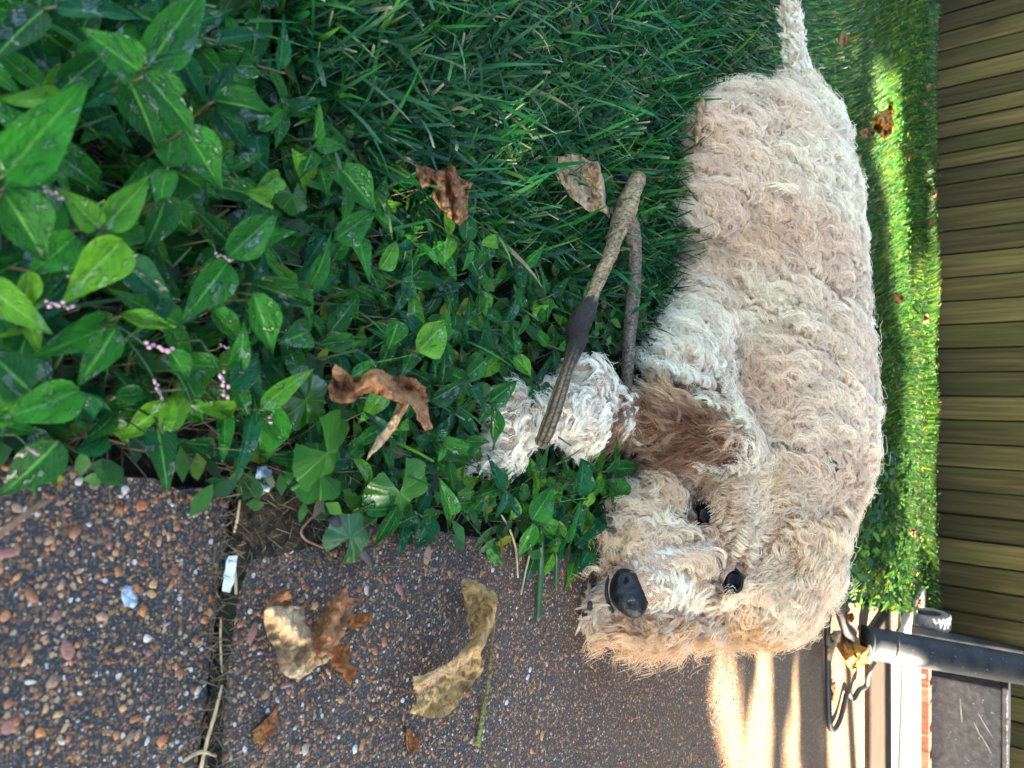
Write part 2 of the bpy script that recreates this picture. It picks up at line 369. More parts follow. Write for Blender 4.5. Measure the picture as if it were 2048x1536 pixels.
fence = empty('fence', (0, FY, -.02), 'tall brown wooden board fence streaked green with algae, behind the grass', 'fence')
def fence_z(o): o.rotation_euler = (LEAN, 0, 0)
bx0, bx1 = -3.6, 4.2; x = bx0; k = 0
fr = random.Random(4)
vb, fb = box(0, 0, .95, 1, .019, 1.9); 
def board_mesh(w):
    n = 8; V = []; 
    for i in range(n + 1):
        z = 1.9 * i / n; q = .0015 * math.sin(i * 1.7 + w * 90)
        for (xx, yy) in ((-w / 2, -.0095), (-w / 2 + .002, -.0115), (w / 2 - .002, -.0115), (w / 2, -.0095), (w / 2, .0095), (-w / 2, .0095)): V.append((xx + q, yy, z))
    F_ = [(i * 6 + a, i * 6 + (a + 1) % 6, i * 6 + 6 + (a + 1) % 6, i * 6 + 6 + a) for i in range(n) for a in range(6)] + [tuple(range(6))[::-1], tuple(range(n * 6, n * 6 + 6))]
    me = mesh('board', V, F_, False); me.materials.append(M_BOARD); return me
BM = {w: board_mesh(w) for w in (.085, .105, .136)}
while x < bx1:
    w = .105 if x < -1.75 else (.085 if x < -1.25 else .136); gap = .009 + .006 * fr.random()
    o = link('board', BM[w], fence); o.location = (x + w / 2, fr.uniform(-.003, .003) , fr.uniform(-.01, .01)); o.rotation_euler = (0, fr.uniform(-.002, .002), 0)
    o = link('board', BM[w], fence); o.location = (x + w + gap / 2, .034, 0)
    x += w + gap; k += 1
for z in (.3, 1.0, 1.65):
    v, f = box((bx0 + bx1) / 2, .045, z, bx1 - bx0, .038, .09); link('rail', mesh('rail', v, f, False), fence, M_BOARD)
for i in range(4):
    v, f = box(bx0 + .6 + i * 2.2, .11, .95, .09, .09, 1.9); link('post', mesh('post', v, f, False), fence, M_BOARD)
fence_z(fence)

# ------------------------------------------------------------------ unseen tree added outside the frame, its crown holed to shape the sun patches
SUNPATCH = [[(1392, 1205), (1470, 1195), (1482, 1330), (1490, 1440), (1470, 1560), (1408, 1560), (1412, 1440), (1404, 1340)], [(1512, 1200), (1545, 1195), (1552, 1440), (1562, 1900), (1412, 1900), (1414, 1540), (1470, 1420), (1500, 1380)],
            [(1582, 1190), (1606, 1190), (1600, 1480), (1588, 1480)],
            [(1566, 1430), (1592, 1430), (1640, 1900), (1570, 1900)],
            [(1655, 1195), (1850, 1180), (1870, 1900), (1648, 1900)],
            [(1822, 500), (1885, 420), (1890, 900), (1885, 1245), (1785, 1245), (1790, 1000), (1800, 800)],
            [(1690, 1120), (1800, 1080), (1800, 1250), (1690, 1250)],
            [(1730, 100), (1795, 100), (1800, 330), (1812, 420), (1822, 690), (1792, 700), (1770, 420), (1742, 330)],
            [(1650, 40), (1700, 60), (1716, 120), (1670, 130)], [(1838, 260), (1850, 260), (1868, 520), (1856, 520)],
            [(1620, 30), (1650, 20), (1660, 90), (1630, 90)]]
def added_shade_tree():
    root = empty('added_shade_tree', (7.6, 3.2, -.02), 'leafy tree added outside the picture, its crown holed to shape the dappled shade', 'added tree')
    g = np.random.default_rng(11); N = 62000
    gx = g.uniform(-4.6, 3.4, N); gy = g.uniform(-1.6, 7.0, N); z = g.uniform(3.1, 5.6, N)
    P_ = np.stack([gx, gy, np.zeros(N)], 1); X, Y, t = px_np(P_)
    X = X + g.normal(size=N) * 3; Y = Y + g.normal(size=N) * 14; ok = np.ones(N, bool)
    for poly in SUNPATCH: ok &= ~in_poly(X, Y, poly)
    # the fence is out of the sun as well; a few stray flecks of sun in the grass
    fl = np.sin(gx * 3.1 + 2 * np.sin(gy * 2.3)) * np.sin(gy * 4.7 + gx) > .955; ok &= ~(fl & (gy > 2.2) & (gx < -.6))
    k = z / SUN.z; c = P_ + np.array(SUN)[None] * k[:, None]; c = c[ok]; n = len(c)
    a = g.normal(size=(n, 3)); a /= np.linalg.norm(a, axis=1, keepdims=True); b = np.cross(a, g.normal(size=(n, 3))); b /= np.linalg.norm(b, axis=1, keepdims=True)
    s = g.uniform(.045, .085, n)[:, None]
    V = np.stack([c - a * s * 1.3, c - b * s * .7, c + a * s * 1.3, c + b * s * .7], 1).reshape(-1, 3); F_ = np.arange(4 * n).reshape(-1, 4)
    cols = np.repeat(np.array([[.03, .09, .015]]) * g.uniform(.6, 1.5, (n, 1)), 4, 0)
    cr = link('added_crown', mesh('added_crown', V, F_, True, cols), root, M_GRASS); cr.location = -root.location; tag(cr, kind='stuff')
    pts = [(0, 0, 0), (.05, -.1, 1.2), (-.1, 0, 2.6), (.1, .1, 3.6), (0, 0, 4.6)]; v, f = tube(spline(pts, 5), np.linspace(.2, .07, 21), 10, .2, 3)
    link('added_trunk', mesh('added_trunk', v, f), root, M_ADDED_BARK)
    for q in range(7):
        th = q * .9; e = Vector((math.cos(th) * 2.6, math.sin(th) * 2.6, 3.6 + .25 * q)); v, f = tube(spline([(0, 0, 2.2 + .2 * q), e * .5 + Vector((0, 0, 1.2)), e], 5), np.linspace(.08, .02, 11), 7, .2, q); link('branch', mesh('branch', v, f), root, M_ADDED_BARK)
M_ADDED_BARK = shade_mat('added_bark', (.09, .06, .04), .85, .4, 25, .01, .2)
added_shade_tree()
# ================================================================== PLANTS
def leaf_mesh(name, mat, wid, fold, arch, twist, seed, nu=9, nv=4, tip=1.25, wave=.012, bite=False):
    """a pointed leaf one unit long lying along +x, folded along its midrib and arched"""
    g = random.Random(seed); V = []; uv = []; F_ = []
    for i in range(nu + 1):
        s = i / nu; w = wid * (math.sin(math.pi * min(1, s ** .70)) ** .95) * (1 - .30 * s) ** tip + .004
        if s > .97: w = .003
        for j in range(nv + 1):
            v = j / nv * 2 - 1; y = v * w; z = abs(v) ** 1.3 * w * fold - arch * s * s + wave * math.sin(s * 9 + seed + v * 2) * abs(v) + twist * v * w * s
            x = s - abs(v) * w * .12
            yy = y + .05 * math.sin(s * 2.5 + seed) * s
            V.append((x, yy, z)); uv.append((s, j / nv))
    for i in range(nu):
        for j in range(nv):
            if bite and i in (6, 7) and j == nv - 1: continue
            a = i * (nv + 1) + j; F_.append((a, a + nv + 1, a + nv + 2, a + 1))
    me = mesh(name, V, F_, True, None, uv); me.materials.append(mat); return me
LV = []
for i in range(14):
    g = random.Random(i * 7 + 1)
    LV.append(leaf_mesh('leaf', M_LEAF[(0, 0, 1, 2, 0, 0, 2, 0, 1, 0, 2, 0, 0, 0)[i]], g.uniform(.17, .28), g.uniform(.15, .7), g.uniform(.05, .45), g.uniform(-.5, .5), i, wave=.03, bite=(i == 5)))
LV_HERO = [leaf_mesh('leaf', M_LEAF[k], .5, .42, .14, .25, 40 + k, 12, 6, wave=.045) for k in range(3)]   # half width 1 : scaled in y
def frame(p, q, up):
    x = (q - p); L = x.length; x.normalize(); y = up.cross(x).normalized(); z = x.cross(y)
    return Matrix((x, y, z)).transposed().to_4x4(), L
def add_leaf(plant, me, p, q, up, wscale=None, zs=None):
    M, L = frame(p, q, up); o = bpy.data.objects.new('leaf', me); COL.objects.link(o); o.parent = plant
    sc = Matrix.Diagonal((L, wscale or L, zs or L, 1)); o.matrix_local = Matrix.Translation(p - plant.location) @ M @ sc; return o
def spike_mesh(seed, n=9):
    g = random.Random(seed); V = []; F_ = []; b = 0
    for i in range(n):
        s = i / n; c = Vector((s * .022, g.uniform(-.0022, .0022), g.uniform(-.0022, .0022))); r = g.uniform(.0011, .0018)
        for v in ICO_V: V.append((c.x + v[0] * r * 1.35, c.y + v[1] * r, c.z + v[2] * r))
        F_ += [tuple(int(x) + b for x in f) for f in ICO_F]; b += len(ICO_V)
    me = mesh('flower_spike', V, F_); me.materials.append(M_FLOWER); return me
SPK = [spike_mesh(i, 7 + i) for i in range(4)]
STEM_N = 0
def stem(plant, a, b, r0=.0014, bow=.01, mat=None, name='stem'):
    m = (a + b) / 2 + Vector((0, 0, bow)); v, f = tube(spline([a, m, b], 3), np.linspace(r0, r0 * .6, 7), 5, 0, 0)
    v = [Vector(x) - plant.location for x in v]; return link(name, mesh(name, v, f), plant, mat or M_STEM)

# leaves the photograph shows one by one: (base px, tip px, width px, height above the ground of base and tip, kind)
HERO = [
 ('plant whose largest pointed leaf reaches out at the near corner of the weeds', [(8, 355, 178, 150, 112, .10, .13, 0), (10, 375, 125, 350, 50, .09, .09, 0), (5, 385, 110, 530, 105, .09, .075, 0), (0, 400, -80, 260, 90, .08, .09, 0)]),
 ('upright smartweed whorl with one leaf bitten at the tip, beside the mown grass', [(280, 140, 163, 62, 88, .09, .10, 0), (295, 135, 420, -45, 98, .09, .11, 0), (288, 145, 398, 275, 82, .09, .085, 3), (255, 155, 325, 300, 92, .075, .07, 0), (360, 112, 415, 208, 46, .07, .07, 2), (270, 150, 170, 215, 60, .06, .05, 2)]),
 ('smartweed with a broad triangular leaf reaching over the grass blades', [(425, 200, 560, 224, 74, .075, .08, 0), (365, 255, 455, 382, 82, .075, .07, 0), (420, 205, 470, 120, 40, .06, .06, 2), (430, 215, 500, 300, 62, .05, .045, 2)]),
 ('smartweed with two bright yellow green leaves meeting at a red node', [(205, 458, 303, 348, 70, .085, .09, 1), (198, 456, 118, 378, 58, .085, .085, 1), (212, 465, 320, 470, 55, .07, .07, 0), (330, 398, 293, 517, 56, .08, .075, 0), (320, 400, 395, 470, 62, .07, .06, 0), (205, 470, 180, 560, 50, .06, .06, 0)]),
 ('smartweed carrying a bright drooping leaf that hangs down to a pink flower spike', [(245, 478, 130, 612, 86, .09, .075, 1), (235, 518, 348, 603, 72, .075, .065, 2), (150, 470, 60, 560, 80, .075, .07, 0), (60, 540, 48, 645, 42, .07, .06, 1), (140, 560, 40, 660, 60, .055, .05, 2)]),
 ('smartweed with long upright leaf and pink buds at its tip', [(455, 522, 365, 655, 72, .075, .065, 0), (455, 518, 563, 412, 76, .075, .075, 0), (400, 610, 470, 560, 50, .055, .05, 0), (505, 520, 490, 420, 50, .05, .05, 2)]),
 ('smartweed with a wet folded leaf pointing to the paving joint', [(505, 585, 556, 714, 64, .07, .055, 0), (500, 566, 640, 612, 60, .06, .055, 0), (420, 615, 498, 690, 45, .05, .045, 0), (540, 400, 490, 385, 40, .06, .07, 1)]),
 ('smartweed with a curled yellowing leaf over the dark gap', [(232, 655, 155, 782, 62, .07, .055, 0), (238, 632, 362, 654, 36, .07, .06, 1), (235, 645, 60, 720, 70, .05, .045, 0), (300, 640, 345, 560, 50, .05, .05, 2)]),
 ('smartweed sprawling onto the near paving slab', [(160, 778, -5, 852, 84, .05, .035, 0), (118, 880, 2, 1003, 86, .04, .012, 0), (150, 905, 240, 862, 54, .03, .012, 2), (160, 782, 170, 870, 52, .045, .02, 2), (60, 780, -30, 700, 110, .06, .06, 0), (140, 790, 240, 845, 50, .04, .02, 2)]),
 ('smartweed with one bright leaf touching the paving stones', [(345, 795, 243, 888, 66, .045, .015, 1), (230, 792, 308, 786, 40, .04, .035, 0), (352, 800, 418, 845, 46, .035, .02, 0), (340, 700, 385, 770, 44, .05, .045, 0), (395, 800, 350, 720, 44, .045, .04, 0)]),
 ('smartweed with long leaf hanging over the end of the paving joint', [(500, 770, 545, 962, 60, .04, .008, 0), (490, 775, 500, 860, 42, .04, .02, 0), (460, 772, 528, 700, 58, .05, .055, 2), (430, 890, 360, 888, 34, .015, .01, 0), (470, 880, 415, 930, 42, .015, .008, 2)]),
 ('smartweed with one large yellow green leaf beside the curled brown leaf', [(835, 705, 898, 636, 78, .05, .055, 1), (795, 640, 780, 705, 44, .05, .045, 0), (850, 706, 895, 700, 28, .05, .05, 0), (800, 560, 838, 600, 40, .05, .045, 2), (640, 690, 735, 675, 42, .05, .05, 0), (620, 660, 562, 690, 62, .05, .055, 0)]),
 ('smartweed with pale narrow leaf growing up to the fluffy paw', [(975, 808, 1039, 757, 46, .045, .06, 0), (982, 812, 994, 905, 26, .05, .04, 0), (972, 815, 960, 850, 22, .045, .04, 0), (862, 802, 950, 752, 48, .045, .045, 0), (862, 870, 920, 812, 34, .04, .04, 0), (862, 880, 955, 925, 50, .035, .03, 0)]),
 ('smartweed in front of the chin with a twisted narrow leaf', [(1065, 1040, 1112, 966, 58, .035, .045, 0), (1066, 1046, 1038, 1122, 34, .035, .01, 0), (1072, 1040, 1122, 1082, 36, .035, .02, 0), (1128, 1086, 1166, 998, 20, .03, .045, 0), (1158, 990, 1172, 908, 48, .035, .045, 2)]),
 ('smartweed tucked under the dog beard with a round glossy leaf', [(1222, 938, 1236, 876, 26, .03, .05, 0), (1221, 938, 1281, 935, 36, .03, .05, 0), (1210, 962, 1252, 1034, 48, .03, .03, 0), (1180, 1100, 1150, 1150, 24, .02, .01, 2), (1195, 1040, 1160, 1090, 26, .02, .02, 2)]),
 ('smartweed whose two leaves lie out on the dark paving below the round leaves', [(795, 1010, 747, 1102, 30, .025, .006, 0), (862, 1030, 832, 1102, 48, .025, .006, 2), (900, 1010, 965, 1000, 44, .03, .02, 0), (905, 1030, 880, 960, 40, .03, .04, 0)]),
 ('smartweed with small upright leaves between the grass and the brown leaf', [(630, 280, 640, 205, 30, .05, .07, 0), (628, 292, 692, 292, 32, .05, .055, 0), (625, 300, 605, 358, 36, .05, .045, 0), (640, 335, 660, 400, 30, .045, .04, 0), (560, 350, 500, 405, 42, .05, .05, 1)]),
 ('smartweed with a long blistered leaf bent over beside the dry leaf', [(680, 335, 762, 425, 66, .05, .055, 0), (670, 480, 758, 415, 66, .045, .055, 0), (760, 540, 800, 475, 44, .045, .045, 1), (650, 470, 610, 540, 54, .05, .04, 2)]),
]
def bright(k): return {0: 0, 1: 1, 2: 2, 3: 0}[k]
BITE = leaf_mesh('leaf', M_LEAF[0], .5, .35, .10, .15, 44, 12, 6, bite=True)
GW = 'smartweed plants beside the paving'
WR = random.Random(21)
for lab, leaves in HERO:
    bx = sum(l[0] for l in leaves) / len(leaves); by = sum(l[1] for l in leaves) / len(leaves)
    g0 = gp(bx, by); pl = empty('smartweed', Vector((g0.x, g0.y, -.012)), lab, 'weed', GW)
    for (X0, Y0, X1, Y1, w, z0, z1, k) in leaves:
        a = gp(X0, Y0, z0); b = gp(X1, Y1, z1); view = (C0 - a).normalized()
        up = (Vector((0, 0, 1)) * .8 + view * .9 + Vector((WR.uniform(-.3, .3), WR.uniform(-.3, .3), 0))).normalized()
        W_ = w * (a - C0).dot(FW) / FPX
        add_leaf(pl, BITE if k == 3 else LV_HERO[bright(k)], a, b, up, W_ * 1.12, (b - a).length * WR.uniform(.6, 1.2))
        root_ = Vector((a.x + WR.uniform(-.012, .012), a.y + WR.uniform(-.0, .02), -.012)); stem(pl, root_, a + (b - a) * .03, .0013, .006)
WEED = [(-80, -60), (500, -60), (560, 150), (620, 260), (700, 330), (790, 400), (880, 440), (960, 480), (1080, 520), (1150, 600), (1190, 680), (1270, 760), (1275, 940), (1230, 1010), (1190, 1110), (1090, 1120), (1040, 1020),
        (960, 985), (880, 1030), (800, 1010), (700, 990), (600, 880), (500, 850), (420, 810), (330, 800), (240, 810), (120, 850), (-80, 900)]
LEGZ = [(930, 735), (1110, 740), (1290, 700), (1290, 900), (1090, 925), (1000, 960), (930, 950)]
def weed_plant(p, h, nl, sc, lab, seed, flower=False):
    g = random.Random(seed); pl = empty('smartweed', Vector((p.x, p.y, -.012)), lab, 'weed', GW)
    th = g.uniform(0, 6.28); lean = Vector((math.cos(th), math.sin(th) * .7 - .25, 0)) * h * g.uniform(.3, .9)
    top = Vector((p.x, p.y, h)) + lean; base = Vector((p.x, p.y, -.012)); stem(pl, base, top, .0013, .004)
    for i in range(nl):
        s = .25 + .75 * (i + g.random() * .4) / nl; a = base.lerp(top, min(1, s)); ph = i * 2.4 + g.uniform(-.5, .5) + th
        L = sc * g.uniform(.75, 1.2) * (1.1 - .35 * s); el = g.uniform(-.25, .45) + (.35 if i == nl - 1 else 0)
        b = a + Vector((math.cos(ph) * math.cos(el), math.sin(ph) * math.cos(el), math.sin(el))) * L
        up = Vector((g.uniform(-.35, .35), g.uniform(-.55, .1), 1)).normalized(); add_leaf(pl, g.choice(LV), a, b, up)
    if flower:
        d = Vector((g.uniform(-1, 1), g.uniform(-1, .2), .5)).normalized(); e = top + d * .03; stem(pl, top, e, .0006, .003, M_GSTEM)
        put_spike(pl, e, d, g)
def put_spike(pl, e, d, g, s=1.0):
    o = bpy.data.objects.new('flower_spike', g.choice(SPK)); COL.objects.link(o); o.parent = pl; o.location = e - pl.location
    o.rotation_mode = 'QUATERNION'; o.rotation_quaternion = d.to_track_quat('X', 'Z'); o.scale = (s, s, s)
pts = []; tries = 0
GEN = 'low wet smartweed plant in the dense green leafy mass beside the paving'
while len(pts) < 125 and tries < 20000:
    tries += 1; X = WR.uniform(-80, 1280); Y = WR.uniform(-60, 1120)
    if WR.random() > .45 + X / 1600: continue
    if not in_poly([X], [Y], WEED)[0] or in_poly([X], [Y], LEGZ)[0]: continue
    p = gp(X, Y, .01); dmin = .031
    if any((p - q).length < dmin for q in pts): continue
    pts.append(p)
LMK = [((770, 820), 'the curled brown leaf lying on the weeds'), ((890, 390), 'the crinkled brown leaf in the grass'), ((1170, 370), 'the pale tan leaf in the grass'), ((1155, 655), 'the charred knob of the stick'), ((1010, 850), 'the fluffy white paw'),
       ((1210, 1080), 'the dog\'s chin'), ((690, 940), 'the large scalloped mallow leaf'), ((485, 900), 'the head of the paving joint'), ((80, 880), 'the near corner of the paving'), ((350, 700), 'the longest pink flower spike'), ((90, 260), 'the largest pointed leaf'),
       ((395, 265), 'the leaf with a bitten tip'), ((560, 222), 'the triangular leaf over the grass'), ((870, 665), 'the broad yellow green leaf'), ((180, 545), 'the bright drooping leaf'), ((1260, 640), 'the thin grey branch of the stick')]
ORD = ['', 'second ', 'third ', 'fourth ', 'fifth ', 'sixth ', 'seventh ', 'eighth ', 'ninth ', 'tenth ', 'eleventh ', 'twelfth ', 'thirteenth ', 'fourteenth ', 'fifteenth ', 'sixteenth ', 'seventeenth ', 'eighteenth ']
near_ = {}
for i, p in enumerate(pts):
    X, Y, t = to_px(p); d_, j = min(((X - q[0][0]) ** 2 + (Y - q[0][1]) ** 2, j) for j, q in enumerate(LMK)); near_.setdefault(j, []).append((d_, i))
PLAB = {i: 'low wet smartweed plant, %sclosest to %s' % (ORD[min(k, 17)], LMK[j][1]) for j, v in near_.items() for k, (d_, i) in enumerate(sorted(v))}
for i, p in enumerate(pts):
    X, Y, t = to_px(p); nearw = X < 480; d = max(0, (p.x - edge_x(p.y)) + .06)
    h = (WR.uniform(.03, .065) if nearw else WR.uniform(.018, .045)) * (.6 if d > 0 else 1)
    weed_plant(p, h, WR.choice((7, 8, 9)), WR.uniform(.044, .058) if nearw else WR.uniform(.040, .056), PLAB[i], 300 + i)
# flower spikes where the photograph shows them: (stalk start px, spike px, end px, z)
for j, (xa, ya, xb, yb, xc, yc, z, lab) in enumerate([
   (230, 650, 290, 690, 360, 705, .075, 'long spike with two clusters of pink buds lying level above the leaves'),
   (400, 680, 440, 745, 458, 810, .065, 'spike of pale pink buds drooping towards the paving beside a folded leaf'),
   (255, 680, 310, 760, 325, 808, .06, 'thin smartweed spike with a few scattered pink buds hanging near the paving'),
   (60, 620, 90, 608, 160, 613, .075, 'white and pink smartweed spike under the bright drooping leaf'),
   (60, 370, 85, 378, 135, 402, .09, 'deep pink smartweed spike below the largest leaf at the near edge'),
   (350, 740, 385, 810, 400, 822, .05, 'small dark pink smartweed buds by the tip of a leaf over the paving'),
   (520, 830, 535, 838, 590, 866, .04, 'reddish smartweed buds beside the round mallow leaf'),
   (420, 480, 430, 510, 475, 525, .075, 'pink smartweed buds at the end of the long upright leaf'),
   (430, 700, 440, 690, 460, 698, .055, 'two pink smartweed buds between the folded leaves'),
   (30, 870, 55, 895, 70, 905, .045, 'single rose bud on the stem lying at the near slab corner')]):
    a, b, c = gp(xa, ya, z * .9), gp(xb, yb, z), gp(xc, yc, z); g0 = gp(xa, ya)
    pl = empty('smartweed', Vector((a.x, a.y, -.012)), lab, 'weed', 'flowering smartweed spikes'); stem(pl, Vector((a.x, a.y, -.012)), a, .0008, .002, M_STEM); stem(pl, a, b, .0006, .002, M_GSTEM); stem(pl, b, c, .0005, .0, M_GSTEM)
    L = (c - b).length; d = (c - b).normalized(); put_spike(pl, b, d, WR, max(.35, L / .026))
    if L > .03: put_spike(pl, b + d * L * .45, d, WR, 1.0)
# round mallow leaves
def fan_leaf(pl, base, mid, r_px, z0, z1, seed, lobes=5, mat=None):
    a = gp(*base, z0); c = gp(*mid, z1); g = random.Random(seed); V = [(0, 0, 0)]; uv = [(.5, .5)]; F_ = []; n = 40; R_ = 4
    t = (a - C0).dot(FW); R0 = r_px * t / FPX
    for k in range(1, R_ + 1):
        for i in range(n + 1):
            th = (i / n - .5) * 2 * math.pi * .86; lobe = 1 + .07 * math.cos(th * lobes * 1.15) + .025 * math.sin(th * 26)
            rr = R0 * (k / R_) * (1 + (lobe - 1) * (k / R_))
            z = R0 * (.06 * math.cos(th * lobes * 1.15) * (k / R_) ** 1.2 - .42 * (k / R_) ** 2 * (.6 + .4 * math.sin(th * 1.3 + seed)) + .04 * mnoise.noise(Vector((th * 2, k, seed))))
            V.append((math.cos(th) * rr, math.sin(th) * rr, z)); uv.append((k / R_, (th * lobes * 1.15 / (2 * math.pi)) % 1.0))
    for i in range(n): F_.append((0, 1 + i, 2 + i))
    for k in range(R_ - 1):
        for i in range(n): q = 1 + k * (n + 1) + i; F_.append((q, q + n + 1, q + n + 2, q + 1))
    up = (Vector((0, 0, 1)) + (C0 - a).normalized() * .8).normalized(); M, L = frame(a, c, up)
    me = mesh('leaf', V, F_, True, None, uv); me.materials.append(mat or M_MALLOW); o = link('leaf', me, pl); o.matrix_local = Matrix.Translation(a - pl.location) @ M
    stem(pl, pl.location, a, .0012, .01, M_GSTEM, 'petiole')
for lab, ls in [('large round scalloped mallow leaf below the curled brown leaf', [((655, 905), (715, 985), 84, .05, .03, 1)]),
                ('round blue green mallow leaf at the dirt beside the paving joint', [((640, 945), (590, 950), 62, .025, .02, 2)]),
                ('scalloped mallow leaves lying at the edge of the paving', [((800, 985), (800, 1040), 72, .035, .02, 3), ((700, 1075), (735, 1010), 50, .02, .02, 4)]),
                ('small round mallow leaf half hidden under the smartweed', [((612, 800), (665, 855), 62, .045, .04, 5)]),
                ('round pale leaf growing in the shade beside the grass', [((585, 390), (585, 420), 38, .03, .03, 6), ((1150, 50), (1165, 30), 30, .02, .02, 7)])]:
    p = gp(*ls[0][0]); pl = empty('mallow_plant', Vector((p.x, p.y, -.012)), lab, 'weed', 'round leaved mallow plants')
    for l in ls: fan_leaf(pl, *l)
# clover
CL = []
for q in range(3):
    V = []; uv = []; n = 12
    V.append((0, 0, 0)); uv.append((0, .5))
    for i in range(n + 1):
        th = (i / n - .5) * 2 * 2.5; r = .5 * (1 + .0 * th); V.append((.5 - .5 * math.cos(th) * .9 if False else .5 + .5 * math.cos(th), .5 * math.sin(th), .08 * abs(math.sin(th)))); uv.append((.5 + .5 * math.cos(th), .5 + .5 * math.sin(th)))
    me = mesh('leaflet', V, [(0, i + 1, i + 2) for i in range(n)], True, None, uv); me.materials.append(M_MALLOW); CL.append(me)
def clover(X, Y, z, r_px, lab, seed):
    g = random.Random(seed); c = gp(X, Y, z); pl = empty('clover', Vector((c.x + .01, c.y + .01, -.012)), lab, 'weed', 'clover plants at the edge of the paving'); stem(pl, pl.location, c, .0007, .006, M_GSTEM)
    R_ = r_px * (c - C0).dot(FW) / FPX; a0 = g.uniform(0, 6.28)
    for k in range(3):
        th = a0 + k * 2.09; d = Vector((math.cos(th), math.sin(th), .15)); M, L = frame(c, c + d * R_, Vector((0, -.5, 1)))
        o = link('leaflet', CL[0], pl); o.matrix_local = Matrix.Translation(c - pl.location) @ M @ Matrix.Diagonal((R_, R_, R_, 1))
for i, (X, Y, z, r) in enumerate([(1047, 985, .03, 20), (1005, 965, .03, 20), (1100, 965, .035, 16), (1010, 1000, .02, 16), (1085, 945, .03, 15), (1225, 820, .03, 16)]):
    clover(X, Y, z, r, ['three leaved clover lying open nearest the paving edge', 'clover tucked against the toes of the paw', 'clover on a long thin stalk beside the chin leaves', 'small clover under the larger ones by the paving', 'clover beside the fringe of the fluffy paw', 'clover between the paw and the thin branch'][i], i)

# ------------------------------------------------------------------ grass (nobody could count it)
def blades(name, P_, L, Wd, cols, seed, bend=.7, up=.75, seg=4, mat=None, cut=.35, azm=None):
    g = np.random.default_rng(seed); N = len(P_); az = g.uniform(0, 6.28, N) if azm is None else azm
    tilt = g.uniform(.15, 1.25, N) * up; hx, hy = np.cos(az), np.sin(az); s = np.linspace(0, 1, seg + 1)[None]
    ang = tilt[:, None] + bend * g.uniform(.1, 1.3, N)[:, None] * s
    dz = np.cos(ang); dh = np.sin(ang); st = (L / seg)[:, None]
    z = np.cumsum(dz * st, 1) - dz * st; h = np.cumsum(dh * st, 1) - dh * st
    side_az = az + math.pi / 2 + g.uniform(-.7, .7, N); wx, wy = np.cos(side_az)[:, None], np.sin(side_az)[:, None]
    tipw = np.where(g.random(N) < cut, .55, .06)[:, None]; w = Wd[:, None] * (1 - (1 - tipw) * s ** 2.5) * .5
    cx = P_[:, 0:1] + hx[:, None] * h; cy = P_[:, 1:2] + hy[:, None] * h; cz = np.maximum(P_[:, 2:3] + z, -.01)
    a = np.stack([cx - wx * w, cy - wy * w, cz], -1); b = np.stack([cx + wx * w, cy + wy * w, cz + w * .5], -1)
    V = np.stack([a, b], 2).reshape(N, -1, 3); m_ = (seg + 1) * 2
    q = np.array([[2 * i, 2 * i + 2, 2 * i + 3, 2 * i + 1] for i in range(seg)]); F_ = (q[None] + (np.arange(N) * m_)[:, None, None]).reshape(-1, 4)
    cc = np.repeat(cols, m_, 0).reshape(N, m_, 3).copy()
    tipc = (g.random(N) < .14)[:, None]; cc[:, -2:] = np.where(tipc[..., None], np.array([.42, .38, .2]), cc[:, -2:])
    o = link(name, mesh('grass', V.reshape(-1, 3), F_, True, cc.reshape(-1, 3)), None, mat or M_GRASS); tag(o, kind='stuff'); return o
def gcols(N, g, sunny=0.0):
    A = np.array([[.006, .075, .024], [.010, .11, .024], [.022, .15, .022], [.006, .06, .030], [.07, .20, .02]]); k = g.choice(5, N, p=[.34, .28, .2, .1, .08]); c = A[k] * g.uniform(.6, 1.35, (N, 1))
    st_ = g.random(N) < .025; c[st_] = np.array([.30, .22, .11]) * g.uniform(.5, 1.2, (int(st_.sum()), 1)); return c
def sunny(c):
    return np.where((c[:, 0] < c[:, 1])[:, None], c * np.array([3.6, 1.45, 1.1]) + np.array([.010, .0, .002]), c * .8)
def px_points(N, polyb, g, test=None, z=-.012, xr=(-150, 1500), yr=(-160, 1400)):
    out = []
    while len(out) < N:
        X = g.uniform(*xr, 20000); Y = g.uniform(*yr, 20000); ok = in_poly(X, Y, polyb)
        dirx = np.array(FW)[None] + np.array(UU)[None] * ((X - 1024) / FPX)[:, None] + np.array(RU)[None] * ((Y - 768) / FPX)[:, None]
        ok &= dirx[:, 2] < -.05; k = (CAM_H - z) / -np.where(dirx[:, 2] < -.05, dirx[:, 2], -1); P_ = np.array(C0)[None] + dirx * k[:, None]
        ok &= P_[:, 0] < .275 * P_[:, 1] - .03
        out += list(P_[ok])
    return np.array(out[:N])
gg = np.random.default_rng(31)
GR1 = [(460, -160), (1640, -160), (1640, 150), (1480, 160), (1400, 210), (1385, 640), (1300, 720), (1240, 720), (1180, 620), (1060, 540), (900, 470), (780, 410), (690, 350), (600, 270), (520, 150)]
n = 10500; P_ = px_points(n, GR1, gg, xr=(440, 1650), yr=(-160, 760)); tt = np.linalg.norm(P_ - np.array(C0), axis=1)
blades('grass', P_, gg.uniform(.03, .085, n), gg.uniform(.0022, .0058, n), gcols(n, gg), 1, .8, .85, 4)
n = 900; P_ = px_points(n, GR1, gg, xr=(440, 1650), yr=(-160, 760)); blades('broad_grass', P_, gg.uniform(.07, .13, n), gg.uniform(.004, .007, n), gcols(n, gg) * 1.25, 2, .9, .95, 6)
n = 650; P_ = px_points(n, WEED, gg, xr=(0, 1300), yr=(0, 1050)); blades('grass_among_weeds', P_, gg.uniform(.04, .09, n), gg.uniform(.0015, .004, n), gcols(n, gg), 3, .6, .8, 5)
